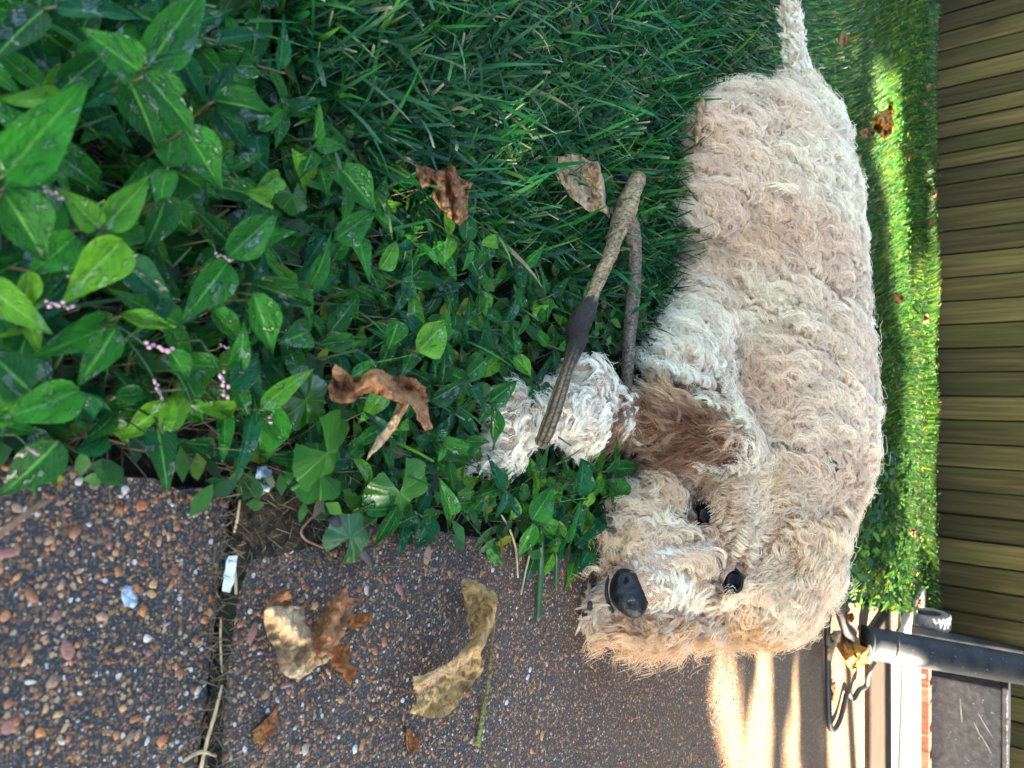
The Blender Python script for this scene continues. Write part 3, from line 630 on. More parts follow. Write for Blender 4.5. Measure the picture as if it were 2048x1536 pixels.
# thatch: dead straw lying under it all
n = 5200; P_ = px_points(n, [(0, -100), (1640, -100), (1640, 150), (1380, 640), (1200, 1100), (900, 1060), (0, 900)], gg, z=-.006); c = np.tile([[.26, .19, .11]], (n, 1)) * gg.uniform(.25, 1.2, (n, 1))
blades('straw_thatch', P_, gg.uniform(.012, .05, n), gg.uniform(.0008, .0016, n), c, 4, .25, 1.25, 2, M_STRAW)
# blades that fold up over the dog's side and paws
n = 560; X = gg.uniform(1330, 1420, n); Y = gg.uniform(180, 760, n); P_ = np.array([gp(a, b, -.01)[:] for a, b in zip(X - 40, Y)]); blades('grass_by_the_dog', P_, gg.uniform(.05, .11, n), gg.uniform(.002, .0045, n), gcols(n, gg), 5, .5, .55, 5)
# the lawn behind the dog up to the fence
def field(N, x0, x1, y0, y1, lo, hi, wlo, whi, seed, name, up=.7, seg=3):
    g = np.random.default_rng(seed); y = y0 + (y1 - y0) * g.random(N) ** 1.15; x = g.uniform(x0, x1, N) * (y / y1 * .75 + .25 if x0 < -1 else 1); x = np.where(x > .275 * y - .02, .275 * y - .02 - g.random(N) * .5, x)
    P_ = np.stack([x, y, np.full(N, -.012)], 1); c = sunny(gcols(N, g)); blades(name, P_, g.uniform(lo, hi, N), g.uniform(wlo, whi, N), c, seed, .8, up, seg)
field(62000, -3.3, 1.45, 1.42, 5.38, .02, .06, .003, .008, 41, 'lawn', up=.55)
# broad low leaves through the lawn (clover, plantain), as ground cover
def cover(N, x0, x1, y0, y1, seed, name, zlo, zhi, s0, s1):
    g = np.random.default_rng(seed); y = g.uniform(y0, y1, N); x = g.uniform(x0, x1, N); k = x < .275 * y - .0; x, y = x[k], y[k]; n = len(x); z = g.uniform(zlo, zhi, n)
    az = g.uniform(0, 6.28, n); el = g.uniform(-.5, .6, n); s = g.uniform(s0, s1, n)[:, None]; d = np.stack([np.cos(az) * np.cos(el), np.sin(az) * np.cos(el), np.sin(el)], 1); u = np.stack([-np.sin(az), np.cos(az), g.uniform(-.4, .4, n)], 1)
    c = np.stack([x, y, z], 1); V = np.stack([c - d * s, c - d * s * .2 - u * s * .5, c + d * s * .5 - u * s * .35, c + d * s, c + d * s * .5 + u * s * .35, c - d * s * .2 + u * s * .5], 1); V[:, [1, 5], 2] += .15 * s
    F_ = np.arange(6 * n).reshape(n, 6); F_ = np.concatenate([F_[:, [0, 1, 2, 3]], F_[:, [0, 3, 4, 5]]]); cc = np.repeat(sunny(gcols(n, g)), 6, 0)
    tag(link(name, mesh('ground_cover', V.reshape(-1, 3), F_, True, cc), None, M_GRASS), kind='stuff')
cover(9000, -3.2, 1.35, 1.45, 5.35, 51, 'ground_cover', .01, .05, .006, .014)
cover(1500, .25, 1.2, 2.0, 3.6, 52, 'ground_cover', .01, .10, .012, .028)
def skirt():
    g = np.random.default_rng(53); N = 5200; x = g.uniform(-3.2, 1.45, N); y = g.uniform(4.9, 5.39, N); hh = .5 + .5 * np.sin(x * 5 + 2 * np.sin(x * 2.3)); 
    blades('fence_foot_grass', np.stack([x, y, np.full(N, -.012)], 1), g.uniform(.03, .07, N) + hh * g.uniform(0, .05, N), g.uniform(.004, .011, N), sunny(gcols(N, g)) * .7, 53, .6, .5, 3)
skirt()
cover(2600, -.5, .3, .15, 1.2, 54, 'ground_cover', .0, .02, .008, .016)
# ================================================================== DOG
def blobs_to_mesh(chains, voxel=.007, smooth=14):
    """chains of (X, Y, t, radius px): spheres along each chain, merged into one continuous skin"""
    import bmesh
    bm = bmesh.new()
    for ch in chains:
        pts = [(*at(X, Y, t), r * t / FPX) for X, Y, t, r in ch]
        if len(pts) > 1:
            dense = []
            for a, b in zip(pts, pts[1:]):
                a = np.array(a); b = np.array(b); L = np.linalg.norm(a[:3] - b[:3]); n = max(2, int(L / (min(a[3], b[3]) * .3)) + 1)
                dense += [a + (b - a) * k / n for k in range(n)]
            dense.append(np.array(pts[-1])); pts = dense
        for p in pts:
            bmesh.ops.create_icosphere(bm, subdivisions=2, radius=float(p[3]), matrix=Matrix.Translation(p[:3]))
    me = bpy.data.meshes.new('tmp'); bm.to_mesh(me); bm.free()
    o = bpy.data.objects.new('tmp', me); COL.objects.link(o)
    r = o.modifiers.new('r', 'REMESH'); r.mode = 'VOXEL'; r.voxel_size = voxel
    s = o.modifiers.new('s', 'SMOOTH'); s.factor = .5; s.iterations = smooth
    dg = bpy.context.evaluated_depsgraph_get(); out = bpy.data.meshes.new_from_object(o.evaluated_get(dg))
    bpy.data.objects.remove(o); bpy.data.meshes.remove(me); out.polygons.foreach_set('use_smooth', np.ones(len(out.polygons), bool)); return out
DOG = [
    [(1520, 300, 1.37, 118), (1552, 420, 1.35, 152), (1552, 560, 1.33, 158), (1560, 700, 1.30, 165), (1572, 820, 1.26, 160), (1585, 900, 1.24, 145)],
    [(1600, 270, 1.42, 80), (1612, 400, 1.42, 95), (1625, 560, 1.40, 92), (1632, 720, 1.37, 95), (1640, 860, 1.32, 95), (1640, 950, 1.28, 80)],
    [(1490, 265, 1.36, 80), (1470, 335, 1.30, 98), (1440, 440, 1.28, 70)],
    [(1436, 560, 1.29, 56), (1420, 680, 1.24, 80)],
    [(1400, 700, 1.21, 75), (1375, 760, 1.15, 72), (1400, 850, 1.17, 90)],
    [(1585, 900, 1.24, 145), (1560, 1010, 1.19, 125), (1545, 1090, 1.16, 120)],                         # neck
    [(1545, 1080, 1.15, 112), (1525, 1150, 1.14, 112)], [(1600, 1120, 1.17, 72), (1570, 1180, 1.16, 65)],  # cranium
    [(1430, 1040, 1.13, 84), (1425, 1000, 1.135, 66)], [(1520, 1010, 1.16, 92)], [(1300, 1050, 1.08, 52), (1340, 1010, 1.10, 46)], [(1435, 1180, 1.125, 74)],                                                  # cheeks
    [(1430, 1118, 1.10, 80), (1350, 1150, 1.045, 62), (1296, 1172, 1.01, 44)],                           # muzzle
    [(1300, 1105, 1.05, 52), (1262, 1140, 1.04, 36)], [(1330, 1225, 1.05, 44), (1280, 1238, 1.03, 34)],  # lips
    [(1236, 1185, 1.03, 30), (1262, 1180, 1.03, 34)],                                                    # chin
    [(1485, 930, 1.15, 58), (1440, 890, 1.12, 66), (1370, 860, 1.09, 66), (1315, 850, 1.07, 44)],                             # ear
    [(1570, 1195, 1.13, 44), (1450, 1222, 1.11, 38), (1340, 1242, 1.09, 26)],                            # ear
    [(1400, 810, 1.19, 50), (1300, 835, 1.12, 34), (1225, 820, 1.04, 40), (1165, 800, .985, 60), (1090, 825, .92, 50), (1020, 845, .875, 54)],   # foreleg
    [(1170, 765, .98, 52), (1165, 855, .965, 50)], [(1015, 810, .875, 46), (1010, 888, .855, 44)],
    [(1035, 925, .862, 19)], [(1005, 930, .845, 20)], [(972, 922, .832, 18)],
    [(1300, 1120, 1.08, 40), (1212, 1205, 1.03, 36), (1190, 1245, 1.02, 30)], [(1180, 1262, 1.01, 14)], [(1200, 1268, 1.015, 14)],
    [(1600, 230, 1.42, 46), (1610, 180, 1.43, 27), (1592, 110, 1.46, 20), (1588, 60, 1.48, 18), (1578, 0, 1.5, 16), (1575, -160, 1.56, 13)],   # tail
]
M_SKIN = shade_mat('dog_skin', (.42, .27, .19), .8, .2, 60, .001, .2)
M_BLACK = shade_mat('dog_nose', (.013, .013, .016), .42, .4, 1400, .0006, .5)
dog = empty('dog', gp(1380, 560), 'curly cream dog lying on the grass, chin resting on one paw', 'dog')
def kid(o, root):                                   # parent o to root, keeping where it stands
    o.parent = root; o.location = o.location - root.location if o.location.length > 0 else -root.location; return o
dog_me = blobs_to_mesh(DOG); body = link('body', dog_me, dog, M_SKIN); body.location = -dog.location
V = np.empty(len(dog_me.vertices) * 3, np.float32); dog_me.vertices.foreach_get('co', V); V = V.reshape(-1, 3)
dog_me.calc_loop_triangles(); T = np.empty(len(dog_me.loop_triangles) * 3, np.int32); dog_me.loop_triangles.foreach_get('vertices', T); T = T.reshape(-1, 3)
bvh = BVHTree.FromPolygons(V.tolist(), T.tolist())
def hit(X, Y):
    r = bvh.ray_cast(C0, ray(X, Y).normalized()); return r[0], r[1]

# face: right-handed frame of the tilted head
eyeL, nL = hit(1408, 1030); eyeR, nR = hit(1462, 1160); noseP = at(1258, 1186, 1.0)
midE = (eyeL + eyeR) / 2; side = (eyeR - eyeL).normalized(); down = (noseP - midE); down = (down - side * down.dot(side)).normalized(); fwd = side.cross(down)
if fwd.dot(FW) > 0: fwd = -fwd
def ellipsoid(c, ax, rr, seg=28, ring=18, fn=None):
    V = []; F_ = []
    for i in range(ring + 1):
        ph = math.pi * i / ring
        for k in range(seg):
            th = 2 * math.pi * k / seg; q = [math.sin(ph) * math.cos(th), math.sin(ph) * math.sin(th), math.cos(ph)]
            if fn: q = fn(q)
            V.append(c + ax[0] * q[0] * rr[0] + ax[1] * q[1] * rr[1] + ax[2] * q[2] * rr[2])
    for i in range(ring):
        for k in range(seg):
            F_.append((i * seg + k, i * seg + (k + 1) % seg, (i + 1) * seg + (k + 1) % seg, (i + 1) * seg + k))
    return V, F_
def nose_fn(q):
    x, y, z = q                                       # x side, y down, z forward
    w = 1 - .22 * max(0, y) ** 1.5 - .1 * max(0, -y)
    for s in (-1, 1):                                 # nostrils
        d2 = (x - s * .5) ** 2 / .022 + (y - .3) ** 2 / .03
        if z > 0: z -= .38 * math.exp(-d2) * z
    if z > 0: z -= .14 * math.exp(-(x / .1) ** 2) * max(0, y + .3)
    return (x * w, y, z)
nV, nF = ellipsoid(noseP, (side, down, fwd), (.0335, .0265, .021), 40, 30, nose_fn)
M_NOSE = MatB('nose_leather', .5, .3); _v = M_NOSE.n('ShaderNodeTexVoronoi'); _v.inputs['Scale'].default_value = 480; M_NOSE.l(M_NOSE.world(), _v.inputs['Vector'])
M_NOSE.color((.006, .006, .009)); M_NOSE.b.inputs['Roughness'].default_value = .34; M_NOSE.bump(_v.outputs['Distance'], .0010, .6)
nose = link('nose', mesh('nose', nV, nF), dog, M_NOSE.m); nose.location = -dog.location
M_EYE = MatB('eye', .12, .12); M_EYE.color((.003, .002, .002)); M_LID = shade_mat('eyelid', (.010, .007, .006), .95, .3, 300)
for (c, nn, r) in ((eyeL, nL, .0205), (eyeR, nR, .0180)):
    look = (fwd * .75 + (C0 - c).normalized() * .5).normalized(); cc = c - look * r * .42
    a = side; b = look.cross(a).normalized(); a = b.cross(look)
    v, f = ellipsoid(cc, (a, b, look), (r, r, r), 24, 16); e = link('eye', mesh('eye', v, f), dog, M_EYE.m); e.location = -dog.location
    # lid: a dark torus round the eye, thicker above
    pts = []; 
    ring = [cc + look * r * .55 + a * math.cos(q) * r * .95 + b * math.sin(q) * r * .78 for q in np.linspace(0, 2 * math.pi, 25)]
    v, f = tube(ring, [r * .15] * len(ring), 8, .25, 3, False); l_ = link('eyelid', mesh('eyelid', v, f), dog, M_LID); l_.location = -dog.location
mpts = [hit(X, Y)[0] for X, Y in ((1232, 1128), (1222, 1145), (1214, 1165), (1212, 1185), (1216, 1205), (1226, 1225))]; mpts = [q + (C0 - q).normalized() * .003 for q in mpts if q is not None]; mv, mf = tube(mpts, [.0026] * len(mpts), 6, .3, 2)
mo = link('mouth', mesh('mouth', mv, mf), dog, M_BLACK); mo.location = -dog.location
# paw pads and claws
for (X, Y, t, r, nm) in ((1170, 1232, 1.018, 8, 'paw_pad'), (1180, 1212, 1.012, 7, 'paw_pad'), (958, 938, .822, 6, 'claw'), (990, 955, .835, 6, 'claw'), (1028, 950, .852, 6, 'claw')):
    rr = r * t / FPX; v, f = ellipsoid(at(X, Y, t), (Vector((1, 0, 0)), Vector((0, 1, 0)), Vector((0, 0, 1))), (rr * 1.5, rr, rr * .8), 12, 8)
    o = link(nm, mesh(nm, v, f), dog, M_BLACK); o.location = -dog.location
# collar: a teal band round the neck with a tan tab
M_COLLAR = shade_mat('teal_webbing', (.02, .16, .14), .6, .2, 400); M_TAB = shade_mat('tan_leather', (.50, .27, .09), .5, .2, 200)
cc = at(1490, 870, 1.21); ring = []
for q in np.linspace(0, 2 * math.pi, 49):
    d = (UU * math.cos(q) + FW * math.sin(q) * 1.0 + RU * (.38 * math.cos(q))).normalized()
    h = bvh.ray_cast(cc + d * .6, -d); ring.append((h[0] if h[0] and (h[0] - cc).length < .175 else cc + d * .13) + d * .0045)
V_, F_ = [], []
for i, p in enumerate(ring):
    for w in (-.008, .008): V_.append(p + RU * w)
F_ = [(2 * i, 2 * i + 2, 2 * i + 3, 2 * i + 1) for i in range(len(ring) - 1)]
col = link('collar', mesh('collar', V_, F_), dog, M_COLLAR); col.location = -dog.location
md = col.modifiers.new('s', 'SOLIDIFY'); md.thickness = .003
p0, _ = hit(1320, 778)
if p0 is None: p0 = at(1320, 778, 1.09)
v, f = box(0, 0, 0, .018, .030, .004); tb = link('collar_tab', mesh('collar_tab', v, f, False), col, M_TAB); tb.location = p0 - (C0 - p0).normalized() * -.038; tb.rotation_euler = (1.0, .25, .35); bevel(tb, .001)

# ---- fur
def sample(N):
    a, b, c = V[T[:, 0]], V[T[:, 1]], V[T[:, 2]]; cr = np.cross(b - a, c - a); A = np.linalg.norm(cr, axis=1)
    k = RNG.choice(len(T), N, p=A / A.sum()); u = RNG.random((N, 1)); w = RNG.random((N, 1)); fl = (u + w > 1); u = np.where(fl, 1 - u, u); w = np.where(fl, 1 - w, w)
    n = cr[k] / (A[k, None] + 1e-12); return a[k] + (b - a)[k] * u + (c - a)[k] * w, n
def vnoise(P_, freq, seed, m=5):
    g = np.random.default_rng(seed); out = np.zeros(P_.shape)
    for i in range(m):
        K = g.normal(size=(3, 3)) * freq; ph = g.random(3) * 6.28; out += np.sin(P_ @ K + ph)
    return out / math.sqrt(m)
def nrm(a): return a / (np.linalg.norm(a, axis=1, keepdims=True) + 1e-9)
area = 0.5 * np.linalg.norm(np.cross(V[T[:, 1]] - V[T[:, 0]], V[T[:, 2]] - V[T[:, 0]]), axis=1).sum()
npE = [np.array(eyeL), np.array(eyeR)]; npN = np.array(noseP); npM = np.array(midE); nS, nD, nF_ = np.array(side), np.array(down), np.array(fwd)

def fur(name, N, strands, K, kind, fl=0):
    p, n = sample(N); X, Y, t = px_np(p); jt = vnoise(p, 60, 21); X = X + jt[:, 0] * 11 + RNG.normal(size=len(X)) * 9; Y = Y + jt[:, 1] * 11 + RNG.normal(size=len(X)) * 9
    jx = RNG.normal(size=len(X)) * 16; 
    head = in_poly(X, Y, [(1180, 960), (1300, 960), (1480, 970), (1720, 1000), (1720, 1340), (1180, 1340)])
    body = Y < 960
    earL = in_poly(X + jx, Y + jx[::-1], [(1250, 800), (1330, 765), (1450, 780), (1500, 860), (1490, 935), (1430, 955), (1280, 945)]) & (t < 1.2)
    leg = (X < 1290) & (Y < 1000); paw = (X < 1228) & (Y > 1150)
    chest = in_poly(X + jx * 1.3, Y + jx[::-1] * 1.3, [(1270, 620), (1430, 600), (1480, 760), (1350, 790), (1270, 800)])
    muzzle = in_poly(X, Y, [(1240, 1080), (1400, 1080), (1440, 1190), (1300, 1240), (1240, 1240)])
    tail = (Y < 190)
    de = np.minimum(np.linalg.norm(p - npE[0], axis=1), np.linalg.norm(p - npE[1], axis=1)); dn = np.linalg.norm(p - npN, axis=1)
    rel = p - npM; sx = rel @ nS; sy = rel @ nD
    bridge = (np.abs(sx) < .014) & (sy > .005) & head
    keep = (de > .0190) & (dn > .027) & (p[:, 2] > .003)
    p, n, X, Y, t, head, body, earL, leg, paw, chest, muzzle, tail, de, dn, sx, sy, bridge = [a[keep] for a in (p, n, X, Y, t, head, body, earL, leg, paw, chest, muzzle, tail, de, dn, sx, sy, bridge)]
    N = len(p); R = RNG.random
    # flow
    f = np.zeros((N, 3)); f[:] = (-.55, -.15, -.5)
    fh = np.outer(sx, nS) * 14 + np.outer(np.where(sy > .0, .5, -.35), nD) + np.outer(np.full(N, .25), nF_); fh[:, 2] -= .35
    f[head] = fh[head]; 
    fm = np.outer(np.sign(sx) * .9, nS) + np.outer(np.full(N, .35), -nD); fm[:, 2] -= .25
    f[muzzle] = fm[muzzle]
    f[earL] = np.array((UU * -1.0 + RU * .25)); f[leg] = np.array((UU * -.5 + RU * .6)); f[paw] = np.array((RU * .8 - UU * .6)); f[tail] = (-1, 0, -.1)
    ee = np.where((np.linalg.norm(p - npE[0], axis=1) < np.linalg.norm(p - npE[1], axis=1))[:, None], p - npE[0], p - npE[1])
    f = nrm(f) + vnoise(p, 45, 3) * .6 + vnoise(p, 130, 4) * .45; f += nrm(ee) * np.clip(3.4 - de / .013, 0, 2.2)[:, None]
    f[earL | muzzle] = nrm(f[earL | muzzle]) * .6 + f[earL | muzzle] * .3
    f = nrm(f - n * np.sum(f * n, 1, keepdims=True))
    L = np.full(N, .054); L[head] = .062; L[leg] = .030; L[tail] = .018; L[muzzle] = .026; L[earL] = .06; L[paw] = .02
    L = np.where(bridge, .010, L); L *= np.clip((de - .010) / .022, .22, 1); L *= np.clip((dn - .02) / .03, .2, 1)
    curl = np.full(N, .0066); curl[head] = .0085; curl[muzzle | paw] = .002; curl[earL] = .0042; curl[leg] = .0048; curl[tail] = .002; curl[bridge] = .0006
    lift = np.full(N, .50); lift[head] = .46; lift[tail] = .5; lift[muzzle] = .35; lift[earL] = .22; lift[bridge] = .25
    if kind == 'under': L *= .5; curl *= .45; lift *= .9
    if kind == 'fly': L *= 1.15; curl *= 1.5; lift *= 1.15
    L *= .5 + .95 * R(N) ** 1.4; curl *= .5 + R(N); turns = (L / .040) * (1.1 + 1.0 * R(N)) * np.where(earL, .6, 1); ph = R(N) * 6.28
    s = np.linspace(0, 1, K)[None, :, None]
    ax = nrm(f * (1 - lift[:, None]) + n * lift[:, None]); uu = nrm(np.cross(ax, n + f * .37 + .01)); vv = np.cross(ax, uu)
    droop = np.array([0, 0, -1.0]) * .22
    cen = p[:, None] + L[:, None, None] * (n[:, None] * (lift[:, None, None] * (s - .45 * s * s)) + f[:, None] * ((1 - lift[:, None, None] * .35) * s * (.45 + .55 * s)) + droop * s * s)
    rr = curl[:, None, None] * np.minimum(1, s * 3.0); an = 2 * math.pi * turns[:, None, None] * s + ph[:, None, None]
    cen = cen + rr * (1.0 - .25 * s) * (np.cos(an) * uu[:, None] + np.sin(an) * vv[:, None])
    # strands of a lock
    Sn = strands; o = RNG.normal(size=(N, Sn, 2)); spread = {'lock': .0016, 'under': .004, 'fly': .003}[kind]
    of = (o[..., 0:1] * uu[:, None] + o[..., 1:2] * nrm(np.cross(n, uu))[:, None]) * spread
    taper = (1 - .55 * s ** .6)[None]                                       # 1,1,K,1
    P_ = cen[:, None] + of[:, :, None] * taper[:, :, :, :]
    wob = RNG.normal(size=(N, Sn, 1, 3)) * .0016 * L[:, None, None, None] / .03; P_ = P_ + wob * (s[None] ** 1.5)
    lk = (.72 + .28 * R((N, Sn)))[..., None, None]; P_ = P_[:, :, :1] + (P_ - P_[:, :, :1]) * lk
    P_ = P_.reshape(-1, 3); P_[:, 2] = np.maximum(P_[:, 2], .001)
    M = N * Sn
    # colour: cream, apricot roots on the back, white legs and chest, brown ear, warm fringe
    cream = np.array(hexf(246, 232, 212)); white = np.array(hexf(248, 240, 224)); apri = np.array(hexf(236, 202, 164)); brown = np.array(hexf(112, 68, 38)); gold = np.array(hexf(226, 180, 126)); pinkish = np.array(hexf(228, 194, 168))
    c = np.tile(cream, (N, 1)); nz = vnoise(p, 22, 9)[:, 0:1]
    mixf = np.clip(.30 + .42 * nz, 0, .9); c = c * (1 - mixf) + pinkish * mixf
    m = chest | leg | tail | paw; c[m] = white * .8 + c[m] * .2
    hm = np.clip(.32 + .4 * vnoise(p, 40, 12)[:, 0:1], 0, .8); hc = cream * (1 - hm) + apri * hm; c[head] = hc[head]
    edge = head & (Y > 1235); c[edge] = c[edge] * .35 + gold * .65  # warm bounce from the sunlit paving, put into the fringe colour
    c[paw] = c[paw] * .5 + apri * .5
    c[muzzle & (np.abs(sx) < .02)] = white; c[bridge] = np.array(hexf(214, 212, 216))
    lowm = head & (X < 1290) & ~muzzle; c[lowm] = c[lowm] * .7 + apri * .3; c[muzzle] = c[muzzle] * .5 + white * .5
    em = np.clip(.75 + .3 * vnoise(p, 50, 15)[:, 0:1], .3, 1); ec = brown * em + apri * (1 - em); c[earL] = ec[earL]
    near_eye = np.clip(1 - (de - .018) / .013, 0, .9)[:, None]; c = c * (1 - near_eye) + np.array(hexf(48, 32, 28)) * near_eye
    c = c * (.80 + .42 * R((N, 1)));
    if True: c = c * np.array([1.01, .975, .94])
    if kind == 'under': c = c * np.where((chest | leg | tail | paw)[:, None], np.array([.86, .80, .70]), np.array([.80, .68, .56]))  # undercoat darkened: the shade between locks is put into its colour
    c = np.repeat(c, Sn, 0) * (.86 + .26 * R((M, 1)))
    hc_ = bpy.data.hair_curves.new(name); hc_.add_curves([K] * M)
    hc_.attributes['position'].data.foreach_set('vector', P_.astype(np.float32).ravel())
    ra = hc_.attributes.new('radius', 'FLOAT', 'POINT'); base = {'lock': .00042, 'under': .0005, 'fly': .00030}[kind]
    rad = np.tile(base * (1 - .6 * np.linspace(0, 1, K) ** 2), M) ; ra.data.foreach_set('value', rad.astype(np.float32))
    ta = hc_.attributes.new('tint', 'FLOAT_COLOR', 'CURVE'); cc = np.ones((M, 4), np.float32); cc[:, :3] = np.clip(c, 0, .97); ta.data.foreach_set('color', cc.ravel())
    o_ = link(name, hc_, dog, M_FUR); o_.location = -dog.location; return o_
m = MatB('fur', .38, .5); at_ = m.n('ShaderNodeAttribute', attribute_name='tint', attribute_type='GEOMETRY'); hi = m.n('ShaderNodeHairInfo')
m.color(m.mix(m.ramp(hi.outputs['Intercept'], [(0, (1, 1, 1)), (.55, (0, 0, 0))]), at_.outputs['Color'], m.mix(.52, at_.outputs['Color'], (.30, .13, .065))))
tr = m.n('ShaderNodeBsdfTranslucent'); m.l(at_.outputs['Color'], tr.inputs[0]); mx = m.n('ShaderNodeMixShader'); mx.inputs[0].default_value = .3
m.l(m.b.outputs[0], mx.inputs[1]); m.l(tr.outputs[0], mx.inputs[2]); m.l(mx.outputs[0], m.nt.nodes['Material Output'].inputs[0]); M_FUR = m.m
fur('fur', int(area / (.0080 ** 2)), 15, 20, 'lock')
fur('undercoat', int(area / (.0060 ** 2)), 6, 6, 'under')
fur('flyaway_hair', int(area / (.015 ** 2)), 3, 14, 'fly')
# ================================================================== FORKED STICK
def mat_wood():
    m = MatB('stick_bark', .75, .3); p = m.world(); c0 = m.col_attr(); s_ = m.noise(m.coord('Generated', (30, 30, 3)), 3, 4)
    nz = m.noise(m.coord('Object', (1.2, .35, 1.2)), 260, 5, .7); c = m.mix(m.ramp(nz, [(.38, (0, 0, 0)), (.6, (1, 1, 1))]), m.mix(.82, c0, (.01, .007, .004)), c0)
    m.color(c); m.bump(nz, .003, .9); return m.m
M_WOOD = mat_wood()
def px_tube(name, pts, n, lump, seed, parent, mat, colf=None, sub=6, sq=None, grooves=0):
    """tube through (X, Y, height, radius px)"""
    P_ = []
    for X, Y, z, r in pts:
        p = gp(X, Y, z); P_.append((*p, r * (p - C0).dot(FW) / FPX))
    sp = spline(P_, sub); V, F_ = tube([q[:3] for q in sp], [max(q[3], 1e-4) for q in sp], n, lump, seed)
    if grooves:
        for i in range(len(sp)):
            c = Vector(sp[i][:3])
            for k in range(n):
                v = V[i * n + k]; V[i * n + k] = c + (v - c) * (1 - .10 * (k % 2) * (.6 + .8 * mnoise.noise(Vector((k * 2.7, i * .06, seed)))) - .05 * mnoise.noise(Vector((k * .9, i * .2, seed + 5))))
    cols = None
    if colf: cols = np.array([colf(i / (len(sp) - 1), k) for i in range(len(sp)) for k in range(n)])
    o = link(name, mesh(name, [Vector(v) - (parent.location if parent else Vector()) for v in V], F_, True, cols), parent, mat); return o
stick = empty('forked_stick', gp(1250, 430, 0), 'forked brown stick lying on the grass and across the fluffy paw', 'stick')
TAN, GREYB, BLK = np.array((.50, .33, .17)), np.array((.27, .20, .14)), np.array((.022, .017, .014))
def c_main(s, k):
    b = TAN * (.75 + .5 * mnoise.noise(Vector((k * 1.3, s * 9, 1)))); s = s + .05 * mnoise.noise(Vector((k * .8, s * 14, 9))); f = max(0, min(1, (s - .49) / .04)) * (1 - max(0, min(1, (s - .70) / .06)) * (.75 if k % 3 else 0)); return b * (1 - f) + BLK * f
def c_side(s, k): return GREYB * (.8 + .5 * mnoise.noise(Vector((k * 1.3, s * 14, 5))))
px_tube('branch', [(1277, 352, .040, 15), (1274, 362, .040, 18), (1262, 390, .042, 19), (1250, 422, .044, 24), (1234, 465, .046, 18), (1218, 515, .050, 14.5), (1204, 545, .051, 15), (1186, 588, .053, 13), (1178, 612, .055, 17), (1158, 650, .058, 24), (1152, 688, .060, 20), (1136, 735, .066, 13), (1118, 790, .072, 15), (1100, 845, .074, 16), (1084, 884, .070, 15), (1079, 893, .068, 10)], 24, .16, 3, stick, M_WOOD, c_main, 8, grooves=1)
px_tube('side_branch', [(1246, 410, .044, 14), (1262, 458, .046, 18), (1270, 515, .044, 14), (1266, 600, .038, 14), (1257, 690, .030, 13), (1253, 780, .028, 11), (1252, 850, .026, 10), (1253, 905, .024, 9), (1258, 970, .02, 6)], 14, .14, 8, stick, M_WOOD, c_side, 7)
for (X, Y, r) in ((1238, 405, 9), (1262, 495, 6), (1250, 700, 6), (1222, 420, 6)):
    p = gp(X, Y, .055 if X < 1245 else .045); rr = r * (p - C0).dot(FW) / FPX; v, f = ellipsoid(p - stick.location, (Vector((1, 0, 0)), Vector((0, 1, 0)), Vector((0, 0, 1))), (rr, rr * .8, rr * .7), 10, 7)
    link('knot', mesh('knot', v, f, True, np.tile([[.06, .035, .02]], (len(v), 1))), stick, M_WOOD)

# ================================================================== DRY LEAVES
def patch(name, outline, mat, label, z=0.0, ridges=(), crumple=.006, freq=38, seed=0, cat='leaf', group=None, dens=110, edge_z=0.0, parent=None, thick=True):
    """a crumpled sheet whose outline is given in pixels on the level z; ridges are (X, Y, X2, Y2, height, width px)"""
    c = sum((Vector((*q, 0)) for q in outline), Vector()) / len(outline); c0 = gp(c.x, c.y, z); sc = (c0 - C0).dot(FW) / FPX
    g = random.Random(seed); out = []
    n = len(outline)
    for i in range(n):
        a = Vector(outline[i]); b = Vector(outline[(i + 1) % n]); k_ = max(1, int((b - a).length / 9))
        for k in range(k_):
            q = a.lerp(b, k / k_); out.append(Vector((q.x + g.uniform(-1.8, 1.8), q.y + g.uniform(-1.8, 1.8))))
    xs = [q.x for q in out]; ys = [q.y for q in out]; inn = []; st = max(4.0, math.sqrt((max(xs) - min(xs)) * (max(ys) - min(ys)) / (dens * 22)))
    x = min(xs)
    while x < max(xs):
        y = min(ys)
        while y < max(ys): inn.append((x + g.uniform(-.3, .3) * st, y + g.uniform(-.3, .3) * st)); y += st
        x += st
    m = in_poly([q[0] for q in inn], [q[1] for q in inn], [(q.x, q.y) for q in out]); pts = out + [Vector(q) for q, k in zip(inn, m) if k and min((Vector(q) - o_).length for o_ in out) > st * .5]
    r = delaunay_2d_cdt(pts, [], [list(range(len(out)))], 1, 1e-4); V = []
    for q in r[0]:
        h = z; p = gp(q.x, q.y, z)
        for (x1, y1, x2, y2, hh, w) in ridges:
            a = Vector((x1, y1)); b = Vector((x2, y2)); d = b - a; u = max(0, min(1, (q - a).dot(d) / d.length_squared)); ds = (q - (a + d * u)).length / w
            h += hh * math.exp(-ds * ds)
        e = min((q - o_).length for o_ in out); h += edge_z * math.exp(-(e / 14) ** 2)
        h += crumple * (1 - abs(mnoise.noise(Vector((p.x * freq, p.y * freq, seed * 3.1))) * 2)) + crumple * .9 * mnoise.noise(Vector((p.x * freq * 2.7, p.y * freq * 2.7, seed)))
        V.append(gp(q.x, q.y, max(h, .0008)))
    fc = [tuple(f) for f in r[2]]
    if parent is not None: o = link(name, mesh(name, [v - parent.location for v in V], fc), parent, mat); return o
    o = link(name, mesh(name, [v - c0 for v in V], fc), None, mat); o.location = c0; tag(o, label, cat, group)
    if thick: s_ = o.modifiers.new('s', 'SOLIDIFY'); s_.thickness = .0005
    return o
GD = 'fallen dry leaves'
lA = empty('dry_leaf', gp(620, 1280), 'tan folded dry leaf lying by the paving joint with a brown lobe sticking up', 'leaf', GD)
